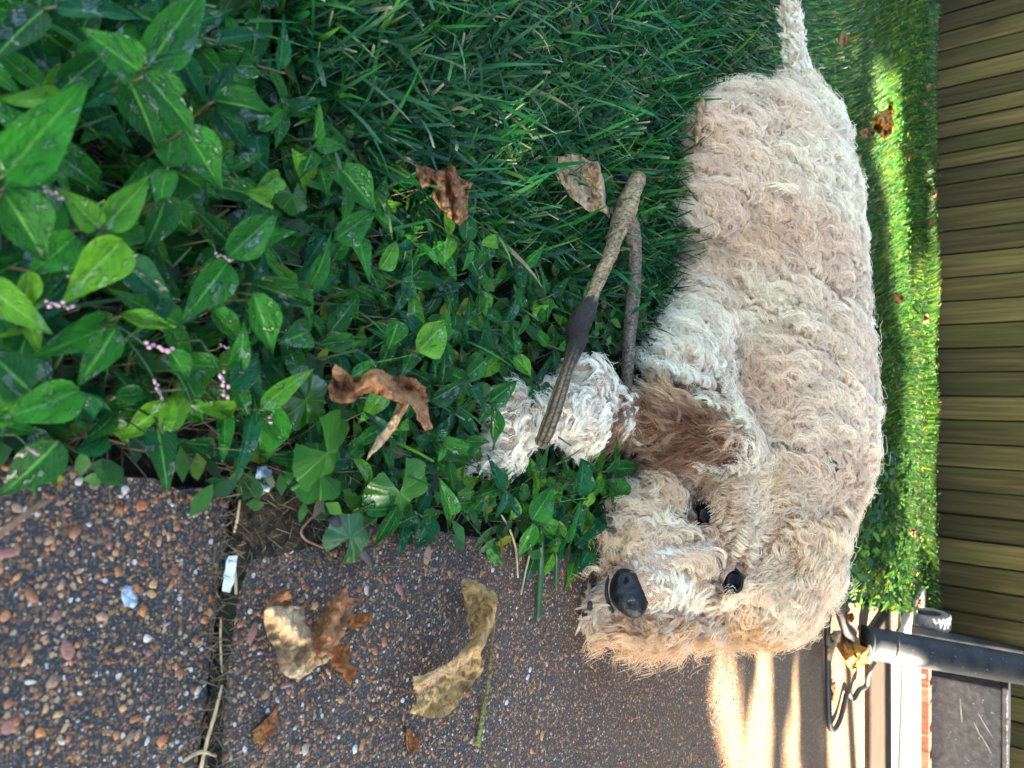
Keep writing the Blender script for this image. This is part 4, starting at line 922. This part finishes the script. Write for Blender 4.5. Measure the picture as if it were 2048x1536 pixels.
patch('blade', [(527, 1222), (545, 1212), (575, 1212), (608, 1212), (612, 1240), (622, 1262), (640, 1275), (648, 1300), (662, 1312), (652, 1325), (636, 1330), (620, 1345), (600, 1358), (570, 1352), (556, 1330), (550, 1300), (535, 1275), (528, 1245)], M_DRY, '', .010, [(535, 1215, 650, 1310, .016, 22), (560, 1350, 640, 1322, .010, 14), (610, 1215, 620, 1300, -.004, 15)], .007, 60, 2, parent=lA)
patch('lobe', [(622, 1258), (650, 1215), (672, 1185), (692, 1174), (697, 1195), (720, 1200), (700, 1225), (692, 1262), (682, 1285), (660, 1305), (640, 1318), (625, 1330), (618, 1300)], M_DRYB, '', .014, [(640, 1300, 692, 1180, .022, 16), (690, 1250, 640, 1320, .012, 12)], .006, 60, 4, parent=lA)
patch('lobe', [(652, 1302), (676, 1290), (700, 1284), (702, 1300), (696, 1325), (718, 1342), (700, 1370), (682, 1352), (665, 1332)], M_DRYO, '', .006, [(660, 1305, 705, 1360, .010, 14)], .006, 70, 6, parent=lA)
patch('lobe', [(694, 1232), (720, 1228), (748, 1226), (745, 1240), (722, 1255), (705, 1260), (692, 1255)], M_DRYO, '', .004, [], .004, 80, 7, parent=lA)
patch('lobe', [(528, 1222), (543, 1195), (575, 1172), (583, 1190), (584, 1212), (560, 1218)], M_DRYB, '', .012, [(530, 1222, 580, 1180, .012, 10)], .003, 80, 8, parent=lA)
lB = empty('dry_leaf', gp(910, 1320), 'yellowish tan dry leaf curled into a crescent, standing on its edge on the paving', 'leaf', GD)
patch('blade', [(921, 1165), (925, 1158), (955, 1160), (975, 1175), (990, 1185), (996, 1200), (990, 1245), (975, 1275), (962, 1305), (966, 1340), (952, 1360), (930, 1385), (915, 1410), (900, 1430), (880, 1436), (850, 1435), (820, 1425), (835, 1400), (826, 1370), (835, 1352), (860, 1350), (890, 1330), (915, 1310), (945, 1278), (948, 1265), (932, 1240), (936, 1225), (932, 1205), (925, 1185)],
      M_DRYY, '', .024, [(940, 1175, 990, 1200, .012, 14), (990, 1205, 960, 1290, .022, 11), (955, 1290, 840, 1365, .020, 12), (950, 1350, 860, 1425, -.012, 20)], .006, 55, 11, dens=150, parent=lB)
patch('blade_underside', [(924, 1166), (932, 1180), (945, 1195), (975, 1202), (960, 1215), (935, 1228), (928, 1205)], M_DRYO, '', .006, [(925, 1170, 965, 1205, .006, 12)], .003, 70, 12, parent=lB)
patch('rolled_edge', [(826, 1352), (850, 1350), (895, 1328), (930, 1298), (958, 1290), (940, 1318), (905, 1350), (870, 1375), (845, 1395), (828, 1380)], M_DRY, '', .034, [(840, 1365, 950, 1295, .010, 12)], .004, 70, 13, parent=lB)
lC = empty('dry_leaf', gp(770, 820), 'crumpled brown leaf curled up on top of the smartweed, its lobe hanging like a stalk', 'leaf', GD)
patch('blade', [(655, 780), (668, 760), (662, 738), (672, 728), (690, 742), (705, 755), (725, 752), (748, 736), (765, 740), (790, 755), (800, 748), (830, 758), (852, 775), (855, 800), (856, 830), (866, 858), (850, 862), (835, 838), (828, 820), (818, 808), (800, 806), (780, 800), (762, 792), (740, 785), (722, 790), (705, 805), (680, 808), (664, 800)],
      M_DRYB, '', .075, [(665, 770, 740, 790, -.012, 18), (735, 740, 850, 850, .016, 16), (700, 795, 760, 740, .012, 10), (800, 770, 850, 790, -.014, 14)], .009, 60, 15, dens=150, parent=lC)
patch('lobe', [(795, 806), (818, 808), (815, 822), (795, 850), (775, 880), (762, 895), (745, 908), (733, 920), (742, 895), (755, 875), (775, 850), (785, 828)], M_DRY, '', .070, [(805, 812, 740, 912, .010, 9)], .004, 80, 16, parent=lC)
patch('blade', [(668, 738), (690, 748), (712, 765), (700, 790), (680, 806), (662, 796), (655, 775), (664, 758)], M_DRYB, '', .066, [(675, 745, 700, 790, -.010, 12)], .008, 60, 17, parent=lC)
patch('dry_leaf', [(832, 330), (850, 332), (875, 345), (905, 328), (915, 350), (930, 362), (943, 366), (936, 400), (935, 435), (918, 450), (895, 432), (875, 410), (862, 392), (870, 372), (845, 375), (835, 352)], M_DRYB, 'brown crinkled leaf lying in the grass just above the weeds', .045, [(905, 330, 920, 448, .014, 8), (870, 380, 920, 400, -.008, 14), (880, 350, 895, 430, .010, 8)], .008, 75, 21, group=GD)
patch('dry_leaf', [(1115, 315), (1145, 308), (1175, 318), (1195, 325), (1205, 355), (1208, 380), (1212, 405), (1220, 436), (1200, 420), (1180, 425), (1160, 410), (1140, 392), (1125, 370), (1112, 350)], M_DRY, 'pale tan leaf half buried in grass by the thick end of the stick', .040, [(1195, 325, 1205, 420, .012, 9), (1120, 320, 1200, 400, -.004, 20)], .006, 60, 22, group=GD)
patch('dry_leaf', [(1392, 205), (1405, 195), (1418, 212), (1414, 245), (1405, 275), (1390, 290), (1385, 262), (1392, 235)], M_DRY, 'small curled tan leaf pressed against the dog\'s rump', .05, [(1405, 200, 1395, 285, .014, 8)], .004, 60, 23, group=GD)
patch('dry_leaf', [(1742, 240), (1755, 225), (1775, 218), (1778, 200), (1785, 205), (1786, 235), (1790, 250), (1782, 270), (1768, 278), (1755, 268), (1748, 255)], M_DRYSUN, 'sunlit orange leaf lying on the lawn behind the rump', .07, [(1750, 240, 1788, 245, .03, 10)], .02, 20, 24, group=GD)
patch('dry_leaf', [(1716, 262), (1735, 255), (1752, 262), (1748, 272), (1725, 274)], M_DRYB, 'dark brown leaf beside the sunlit orange leaf on the lawn', .05, [], .01, 20, 25, group=GD)
patch('dry_leaf', [(1788, 586), (1806, 588), (1808, 600), (1796, 610), (1788, 602)], M_DRYSUN, 'bright yellow orange leaf on the sunny strip of lawn behind the back', .07, [], .02, 20, 26, group=GD)
patch('dry_leaf', [(1675, 76), (1690, 62), (1695, 75), (1692, 92), (1682, 95)], M_DRYB, 'brown leaf in the grass behind the tail', .05, [], .01, 20, 27, group=GD)
patch('dry_leaf', [(1688, 1290), (1700, 1278), (1715, 1272), (1722, 1290), (1738, 1300), (1735, 1325), (1715, 1335), (1700, 1340), (1690, 1318)], M_DRYSUN, 'glowing orange leaf on the sunny paving by the foot of the black pipe', .01, [(1690, 1320, 1735, 1300, .03, 12)], .012, 25, 28, group=GD)
patch('dry_leaf', [(1660, 1268), (1682, 1262), (1680, 1285), (1668, 1300), (1662, 1325), (1656, 1320), (1652, 1295)], M_DRY, 'tan leaf curled over the black cable on the sunny paving', .03, [(1655, 1310, 1680, 1265, .02, 8)], .008, 25, 29, group=GD)
patch('dry_leaf', [(1694, 1230), (1706, 1224), (1712, 1235), (1705, 1245), (1695, 1243)], M_DRYO, 'small rusty leaf at the corner where lawn meets paving', .01, [], .012, 25, 30, group=GD)
patch('dry_leaf', [(1612, 1235), (1624, 1228), (1622, 1245), (1614, 1250)], M_DRYO, 'small orange leaf on the paving behind the dog head', .004, [], .006, 25, 35, group=GD)
patch('dry_leaf', [(1662, 1365), (1670, 1360), (1672, 1400), (1665, 1412)], M_DRYO, 'rust coloured leaf scraps beside the cable on the sunny paving', .004, [], .006, 25, 36, group=GD)
LB = random.Random(77)
for i, (X, Y, nm) in enumerate([(1862, 445, 'brown leaf leaning on the foot of the fence near the second gap'), (1818, 315, 'small orange leaf near the fence behind the rump'), (1880, 582, 'reddish leaf at the fence foot behind the dog back'), (1858, 175, 'withered brown leaves against the fence at the far end'), (1850, 205, 'pale brown leaf caught in weeds at the fence far end'), (1870, 390, 'dark red leaf under the fence'), (1852, 640, 'dark leaf lying in the shaded lawn'), (1826, 1065, 'orange leaf lit at the sunny strip by the fence'), (1838, 1205, 'orange brown leaf beside the small wheel'), (1725, 1078, 'tan leaf in the lawn behind the dog head')]):
    r = LB.uniform(5, 9); poly = [(X + r * math.cos(q) * LB.uniform(.5, 1.1), Y + 1.5 * r * math.sin(q) * LB.uniform(.5, 1.1)) for q in np.linspace(0, 5.6, 8)]
    patch('dry_leaf', poly, LB.choice((M_DRYO, M_DRYB, M_DRYB)), nm, .035, [], .02, 15, 40 + i, group=GD)
patch('fallen_green_leaf', [(970, 1095), (978, 1082), (988, 1080), (985, 1092), (1003, 1098), (995, 1108), (1012, 1128), (990, 1128), (975, 1115)], M_LEAF[0], 'small torn green leaf lying on the dark paving', .004, [(975, 1085, 1005, 1125, .008, 9)], .003, 60, 31)
for poly, lab, sd_ in (([(505, 1462), (530, 1440), (552, 1412), (556, 1440), (548, 1468), (525, 1490), (508, 1480)], 'flat orange stone coloured leaf scrap beside the paving joint', 32), ([(812, 1452), (822, 1460), (826, 1475), (843, 1468), (838, 1485), (840, 1500), (818, 1505), (812, 1490)], 'small star shaped orange leaf scrap on the paving', 33), ([(1232, 872), (1236, 868), (1240, 880), (1234, 884)], 'tiny tan leaf scrap under the thin branch', 34)):
    patch('leaf_scrap', poly, M_DRYO, lab, .002, [], .002, 60, sd_)

# ================================================================== TWIGS, STRAWS, CHIPS ON THE PAVING
def lone_tube(name, pts, n, label, cat, mat, colf=None, lump=.1, seed=0, group=None):
    p0_ = gp(pts[0][0], pts[0][1], 0); e = Vector(p0_); o = px_tube(name, pts, n, lump, seed, None, mat, colf); 
    for v in o.data.vertices: v.co = v.co - e
    o.location = e; tag(o, label, cat, group); return o
M_TWIG = shade_mat('twig', (.20, .10, .05), .6, .4, 120); M_YTW = shade_mat('straw_stem', (.42, .30, .16), .7, .3, 120); M_DARKT = shade_mat('dark_wood', (.045, .035, .035), .8, .5, 90, .002)
def c_pet(s, k): return np.array((.20, .075, .045)) * (1 - s) + np.array((.34, .36, .08)) * s
lone_tube('leaf_stalk', [(990, 1215, .012, 3.5), (984, 1290, .006, 4), (976, 1370, .005, 4), (962, 1450, .004, 4.5), (955, 1492, .004, 6)], 8, 'thin red to green leaf stalk lying beside the curled yellowish leaf', 'stalk', M_WOOD, c_pet)
lone_tube('grass_stalk', [(1083, 1050, .02, 5), (1082, 1130, .008, 6.5), (1079, 1190, .006, 6.5), (1076, 1240, .005, 5)], 8, 'thick green grass stalk lying on the paving below the chin', 'stalk', M_GSTEM)
lone_tube('grass_stalk', [(1112, 1075, .02, 3.5), (1113, 1120, .008, 4), (1112, 1180, .005, 3)], 6, 'thin blue green grass stalk beside the thicker one', 'stalk', M_GSTEM)
lone_tube('straw', [(1003, 1030, .02, 2), (1020, 1060, .012, 2.5), (1032, 1100, .006, 2.5), (1036, 1155, .005, 2)], 5, 'bent tan straw hanging out of the weeds onto the paving', 'straw', M_YTW)
lone_tube('straw', [(1063, 1095, .012, 2), (1052, 1140, .006, 2.2), (1042, 1190, .005, 2)], 5, 'straight tan straw next to the bent one', 'straw', M_YTW)
lone_tube('twig', [(665, 1035, .012, 12), (700, 1075, .010, 12), (725, 1105, .010, 10), (740, 1125, .008, 6)], 9, 'short dark weathered twig poking out under the mallow leaves', 'twig', M_DARKT, lump=.35, seed=4)
lone_tube('twig', [(628, 1030, .006, 2), (603, 1060, .006, 2.5), (612, 1080, .006, 2.5), (645, 1094, .006, 2), (655, 1096, .005, 1.5)], 5, 'curled hair thin brown twig on the dirt by the joint', 'twig', M_TWIG)
lone_tube('straw', [(735, 1136, .004, 1.5), (770, 1132, .004, 1.8), (806, 1131, .004, 1.5)], 5, 'short blue green grass clipping lying across the paving', 'straw', M_GSTEM)
lone_tube('straw', [(442, 1235, .004, 2), (441, 1285, .004, 2.2), (444, 1345, .004, 2)], 5, 'pale straw lying along the paving joint', 'straw', M_YTW)
lone_tube('twig', [(444, 1370, .006, 2.5), (432, 1420, .008, 3.2), (415, 1480, .008, 3.5), (402, 1536, .006, 4)], 6, 'tan twig lying in the paving joint at its near end', 'twig', M_YTW, lump=.3)
lone_tube('twig', [(365, 1524, .006, 3), (400, 1504, .008, 4), (432, 1512, .005, 2)], 5, 'short pale twig crossing the joint at the picture edge', 'twig', M_YTW, lump=.3)
lone_tube('straw', [(480, 1000, .008, 2.5), (474, 1040, .006, 3), (468, 1065, .004, 2)], 5, 'pale straw by the root end of the paving joint', 'straw', M_YTW)
lone_tube('straw', [(468, 1130, .006, 3), (471, 1160, .005, 3.5), (472, 1188, .004, 3)], 5, 'cream coloured splinter beside the white chip', 'straw', M_YTW)
lone_tube('grass_stalk', [(-10, 1075, .05, 7), (30, 1045, .05, 7), (75, 1012, .045, 6), (100, 1000, .04, 4)], 6, 'brown dried stalk arching in over the near corner of the paving', 'stalk', M_TWIG)
M_WHITE = shade_mat('white_chip', (.72, .74, .78), .7, .1, 200, .0004); M_LICH = shade_mat('pale_crust', (.42, .47, .52), .9, .4, 400, .002)
patch('white_chip', [(457, 1112), (474, 1112), (471, 1140), (466, 1168), (458, 1186), (445, 1180), (447, 1150)], M_WHITE, 'flat white splinter of painted wood lying in the paving joint', .006, [], .0006, 60, 61, 'chip')
patch('crust', [(244, 1176), (252, 1170), (262, 1178), (272, 1190), (276, 1205), (264, 1217), (250, 1212), (244, 1195)], M_LICH, 'pale grey blob dried on the near paving slab', .001, [], .002, 200, 62, 'blob')
patch('crust', [(515, 935), (530, 932), (545, 942), (548, 965), (535, 985), (518, 972), (512, 955)], M_LICH, 'whitish crusty lump on the dirt by the head of the joint', .008, [], .006, 120, 63, 'blob')
# dirt that fills the joint and the corner beside it
def dirt(name, poly, z, seed, amp):
    n0 = len(COL.objects); o = patch(name, poly, M_SOIL, None, z, [], amp, 90, seed, None, None, 200, 0, None, False)
    for k in ('label', 'category'):
        if k in o: del o[k]
    tag(o, kind='stuff'); return o
dirt('joint_dirt', [(448, 1180), (458, 1120), (470, 1000), (478, 900), (560, 890), (640, 960), (690, 1040), (640, 1090), (560, 1110), (500, 1120), (478, 1190), (466, 1260), (450, 1400), (440, 1600), (395, 1600), (420, 1400)], -.004, 71, .006)
g = np.random.default_rng(91); n = 500; Pj = np.array([gp(X, Y, -.001)[:] for X, Y in zip(g.normal(0, 16, n) + 460, g.uniform(900, 1560, n))]); Pj[:, 0] += 0
Pk = np.array([gp(460 - (Y - 900) * .07 + dx, Y, .0)[:] for dx, Y in zip(g.normal(0, 14, n), g.uniform(900, 1560, n))])
blades('joint_debris', Pk, g.uniform(.005, .022, n), g.uniform(.0005, .0012, n), np.array([[.22, .15, .09]]) * g.uniform(.15, 1.3, (n, 1)), 92, .3, 1.3, 2, M_STRAW)
n = 700; Pk = np.array([gp(X, Y, .001)[:] for X, Y in zip(g.uniform(480, 1120, n), g.uniform(960, 1130, n))]); kk = Pk[:, 0] > .275 * Pk[:, 1] - .02; Pk = Pk[kk]; n = len(Pk)
blades('edge_debris', Pk, g.uniform(.004, .02, n), g.uniform(.0004, .001, n), np.array([[.20, .14, .08]]) * g.uniform(.15, 1.3, (n, 1)), 93, .3, 1.35, 2, M_STRAW)

# ================================================================== FAR END OF THE PATIO
M_SHADOW = shade_mat('shadow_strip', (.04, .024, .016), .85, .25, 12, .002, .2); M_CONC = shade_mat('pale_concrete', (.46, .37, .27), .85, .12, 14, .002, .2); M_BRICK = shade_mat('brick', (.17, .075, .05), .85, .3, 30, .002, .2)
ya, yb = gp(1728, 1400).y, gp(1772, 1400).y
v, f = box(2.0, (ya + yb) / 2, .0, 2.1, yb - ya - .02, .05); t_ = link('shadow_strip', mesh('shadow_strip', v, f, False), None, M_SHADOW); t_.rotation_euler = (0, 0, 0); bevel(t_, .008); tag(t_, 'dark brown strip across the sunny patio, a shadow built as a board', 'shadow strip')  # solid strip in place of a shadow, the shade put into its dark colour
v, f = box(2.2, (yb + 4.85) / 2 + .005, -.012, 2.1, 4.85 - yb - .02, .06); c_ = link('patio_slab', mesh('patio_slab', v, f, False), None, M_CONC); bevel(c_, .008); tag(c_, kind='structure')
wallb = empty('brick_edging', gp(1838, 1430), 'row of loose reddish brown bricks in front of the dark box', 'bricks')
for i, (Y0, w) in enumerate(((1290, 1), (1335, 1), (1378, .8), (1428, 1), (1478, 1.1), (1525, 1))):
    p = gp(1836, Y0); v, f = box(0, 0, .03, .19 * w, .09, .06); o = link('brick', mesh('brick', v, f, False), wallb, M_BRICK); bevel(o, .006); o.location = p - wallb.location; o.rotation_euler = (0, 0, .06 * math.sin(i * 4)); 
# black pipe
def mat_pipe():
    m = MatB('black_plastic', .6, .3); p = m.world(); n1 = m.noise(p, 9, 4); n2 = m.noise(p, 120, 2)
    c = m.ramp(n1, [(.35, (.012, .012, .014)), (.7, (.035, .033, .033))]); c = m.mix(m.ramp(n2, [(.70, (0, 0, 0)), (.76, (.8, .8, .8))]), c, (.4, .38, .36)); m.color(c)
    m.l(m.ramp(n1, [(.3, (.55,) * 3), (.7, (.7,) * 3)]), m.b.inputs['Roughness']); m.bump(m.noise(p, 25, 3), .004, .5); return m.m
M_PIPE = mat_pipe()
pipe = empty('drain_pipe', gp(1725, 1290), 'thick black plastic drain pipe leaning out over the patio', 'pipe')
pa = at(1722, 1283, 2.72); pb = at(2120, 1352, 2.95); dd = pb - pa
rr = 31 * 2.78 / FPX; pts_ = [pa + dd * s for s in np.linspace(0, 1, 24)]; V, F_ = tube(pts_, [rr * (1 + .0 * s) for s in range(24)], 28, .0, 0)
link('pipe_wall', mesh('pipe_wall', [q - pipe.location for q in V], F_), pipe, M_PIPE)
for s, k in ((.115, 1.03), (.0, 1.05)):
    q = pa + dd * s; V, F_ = tube([q, q + dd * .012], [rr * k] * 2, 28); link('collar_ring', mesh('collar_ring', [w - pipe.location for w in V], F_), pipe, M_PIPE)
rim = pa - dd.normalized() * .0; q = UU
M_RIM = shade_mat('pale_plastic', (.6, .55, .42), .4, .1, 50)
ring = []; ax = dd.normalized(); a_ = ax.cross(Vector((0, 0, 1))).normalized(); b_ = ax.cross(a_)
cc_ = at(1738, 1308, 2.66); V, F_ = tube([cc_ + a_ * math.cos(w) * .028 + (b_ * .8 + ax * .5) * math.sin(w) * .022 for w in np.linspace(0, 6.283, 19)], [.0045] * 19, 7, 0, 0, False)
o = link('plastic_ring', mesh('plastic_ring', [w - cc_ for w in V], F_), None, M_RIM); o.location = cc_; tag(o, 'pale plastic ring resting against the foot of the black pipe', 'ring')
# dark textured box
M_BOX = MatB('dark_box', .35, .5); p_ = M_BOX.world(); a1 = M_BOX.noise(p_, 26, 5, .6); a2 = M_BOX.noise(p_, 70, 2)
cbx = M_BOX.ramp(a1, [(.35, (.010, .010, .014)), (.55, (.03, .03, .04)), (.7, (.06, .06, .08))]); M_BOX.color(M_BOX.mix(M_BOX.ramp(a2, [(.72, (0, 0, 0)), (.76, (.9, .9, .9))]), cbx, (.4, .42, .5))); M_BOX.bump(a1, .012, .8)
M_SCR = shade_mat('scratch', (.7, .7, .75), .4, .1, 100)
bxr = empty('dark_box', Vector((0, 4.95, 0)), 'speckled dark grey plastic box standing against the fence', 'box')
b0 = at(1850, 1352, 4.15); b1 = at(2010, 1352, 4.32); z0, z1 = b0.z, b1.z
xw = 1.05; yf = b0.y; bxr.location = (b0.x + xw / 2, yf + .25, 0); hgt = z1 + .0
v, f = box(0, 0, hgt / 2, xw, .46, hgt); o = link('body', mesh('body', v, f, False), bxr, M_BOX.m); bevel(o, .012, 3)
v, f = box(0, 0, hgt + .012, xw + .03, .49, .028); o = link('lid', mesh('lid', v, f, False), bxr, M_BOX.m); bevel(o, .008)
for (X1, Y1, X2, Y2) in ((1955, 1425, 1985, 1475), (1948, 1445, 1962, 1475), (1962, 1470, 1983, 1508), (1920, 1398, 1924, 1445)):
    def onf(X, Y): r = ray(X, Y); return C0 + r * ((yf + .018 - C0.y) / r.y)
    a = onf(X1, Y1); b = onf(X2, Y2); V, F_ = tube([a, (a + b) / 2, b], [.0005, .0012, .0005], 5); link('scratch', mesh('scratch', [w - bxr.location for w in V], F_), bxr, M_SCR)
# small wheeled cart frame beside the pipe
cart = empty('wheeled_cart', gp(1850, 1262), 'low black wheeled frame with a grey treaded wheel behind the pipe', 'cart')
wc = at(1857, 1240, 3.9); M_TYRE = shade_mat('grey_rubber', (.16, .15, .15), .7, .25, 60, .002); wr = 37 * 3.9 / FPX; wid = 30 * 3.9 / FPX
wb = empty('wheel', Vector(), None, None); wb.parent = cart; wb.location = wc - cart.location
V, F_ = [], []; nseg = 40; prof = [(-.5, .62), (-.5, .93), (-.38, 1.0), (.38, 1.0), (.5, .93), (.5, .62)]
for i in range(nseg):
    th = 2 * math.pi * i / nseg
    for (u, r) in prof: V.append((u * wid, math.cos(th) * r * wr, math.sin(th) * r * wr))
for i in range(nseg):
    for k in range(6): F_.append((i * 6 + k, i * 6 + (k + 1) % 6, ((i + 1) % nseg) * 6 + (k + 1) % 6, ((i + 1) % nseg) * 6 + k))
link('tyre', mesh('tyre', V, F_), wb, M_TYRE)
V, F_ = [], []
for i in range(26):
    th = 2 * math.pi * i / 26; 
    for sgn in (-1, 1):
        b = len(V); c, s_ = math.cos(th), math.sin(th); c2, s2 = math.cos(th + .10 * 1), math.sin(th + .10)
        for (u, cc1, ss1) in ((0, c, s_), (0, math.cos(th + .09), math.sin(th + .09)), (sgn * .46, math.cos(th + .21), math.sin(th + .21)), (sgn * .46, math.cos(th + .12), math.sin(th + .12))):
            for r in (.98, 1.06): V.append((u * wid, cc1 * r * wr, ss1 * r * wr))
        F_ += [(b + 1, b + 3, b + 5, b + 7), (b, b + 1, b + 7, b + 6), (b + 2, b + 4, b + 5, b + 3), (b, b + 2, b + 3, b + 1), (b + 6, b + 7, b + 5, b + 4)]
tr_ = link('tread', mesh('tread', V, F_, False), wb, M_TYRE)
v, f = tube([Vector((-wid * .45, 0, 0)), Vector((wid * .45, 0, 0))], [wr * .62] * 2, 24); link('hub', mesh('hub', v, f), wb, M_PIPE)
fa, fb_ = at(1790, 1256, 3.75), at(2075, 1318, 3.95)
for off, r in ((0, .035), (.05, .02)):
    V, F_ = tube([fa + Vector((0, off, 0)), fb_ + Vector((0, off, 0))], [r, r * 1.1], 10); link('frame_bar', mesh('frame_bar', [w - cart.location for w in V], F_), cart, M_PIPE)
a = wc; b = at(1800, 1262, 3.85); V, F_ = tube([a, b], [.014, .014], 8); link('axle', mesh('axle', [w - cart.location for w in V], F_), cart, M_PIPE)
# black cable and twig on the sunny patio
M_CABLE = shade_mat('black_cable', (.018, .018, .02), .5, .3, 100)
lone_tube('cable', [(1660, 1205, .03, 6), (1655, 1260, .02, 6), (1656, 1330, .015, 6), (1657, 1400, .012, 6), (1660, 1450, .012, 6), (1668, 1460, .012, 5), (1680, 1440, .012, 5), (1688, 1410, .012, 5), (1695, 1385, .012, 5), (1706, 1398, .012, 5), (1718, 1380, .02, 5), (1732, 1372, .03, 5), (1738, 1345, .045, 5), (1750, 1325, .06, 4)], 8, 'black cable looped across the sunny patio to the pipe', 'cable', M_CABLE)
lone_tube('twig', [(1660, 1200, .03, 6), (1675, 1212, .03, 5), (1684, 1235, .025, 5), (1692, 1262, .02, 6), (1700, 1275, .015, 10), (1704, 1282, .01, 6)], 8, 'knobbly dark twig standing at the corner of the paving behind the head', 'twig', M_DARKT, lump=.3, seed=5)
lone_tube('cable', [(1800, 1335, .05, 3), (1825, 1348, .05, 3.5), (1848, 1352, .05, 3)], 6, 'short white cable between the pipe and the dark box', 'cable', M_WHITE)
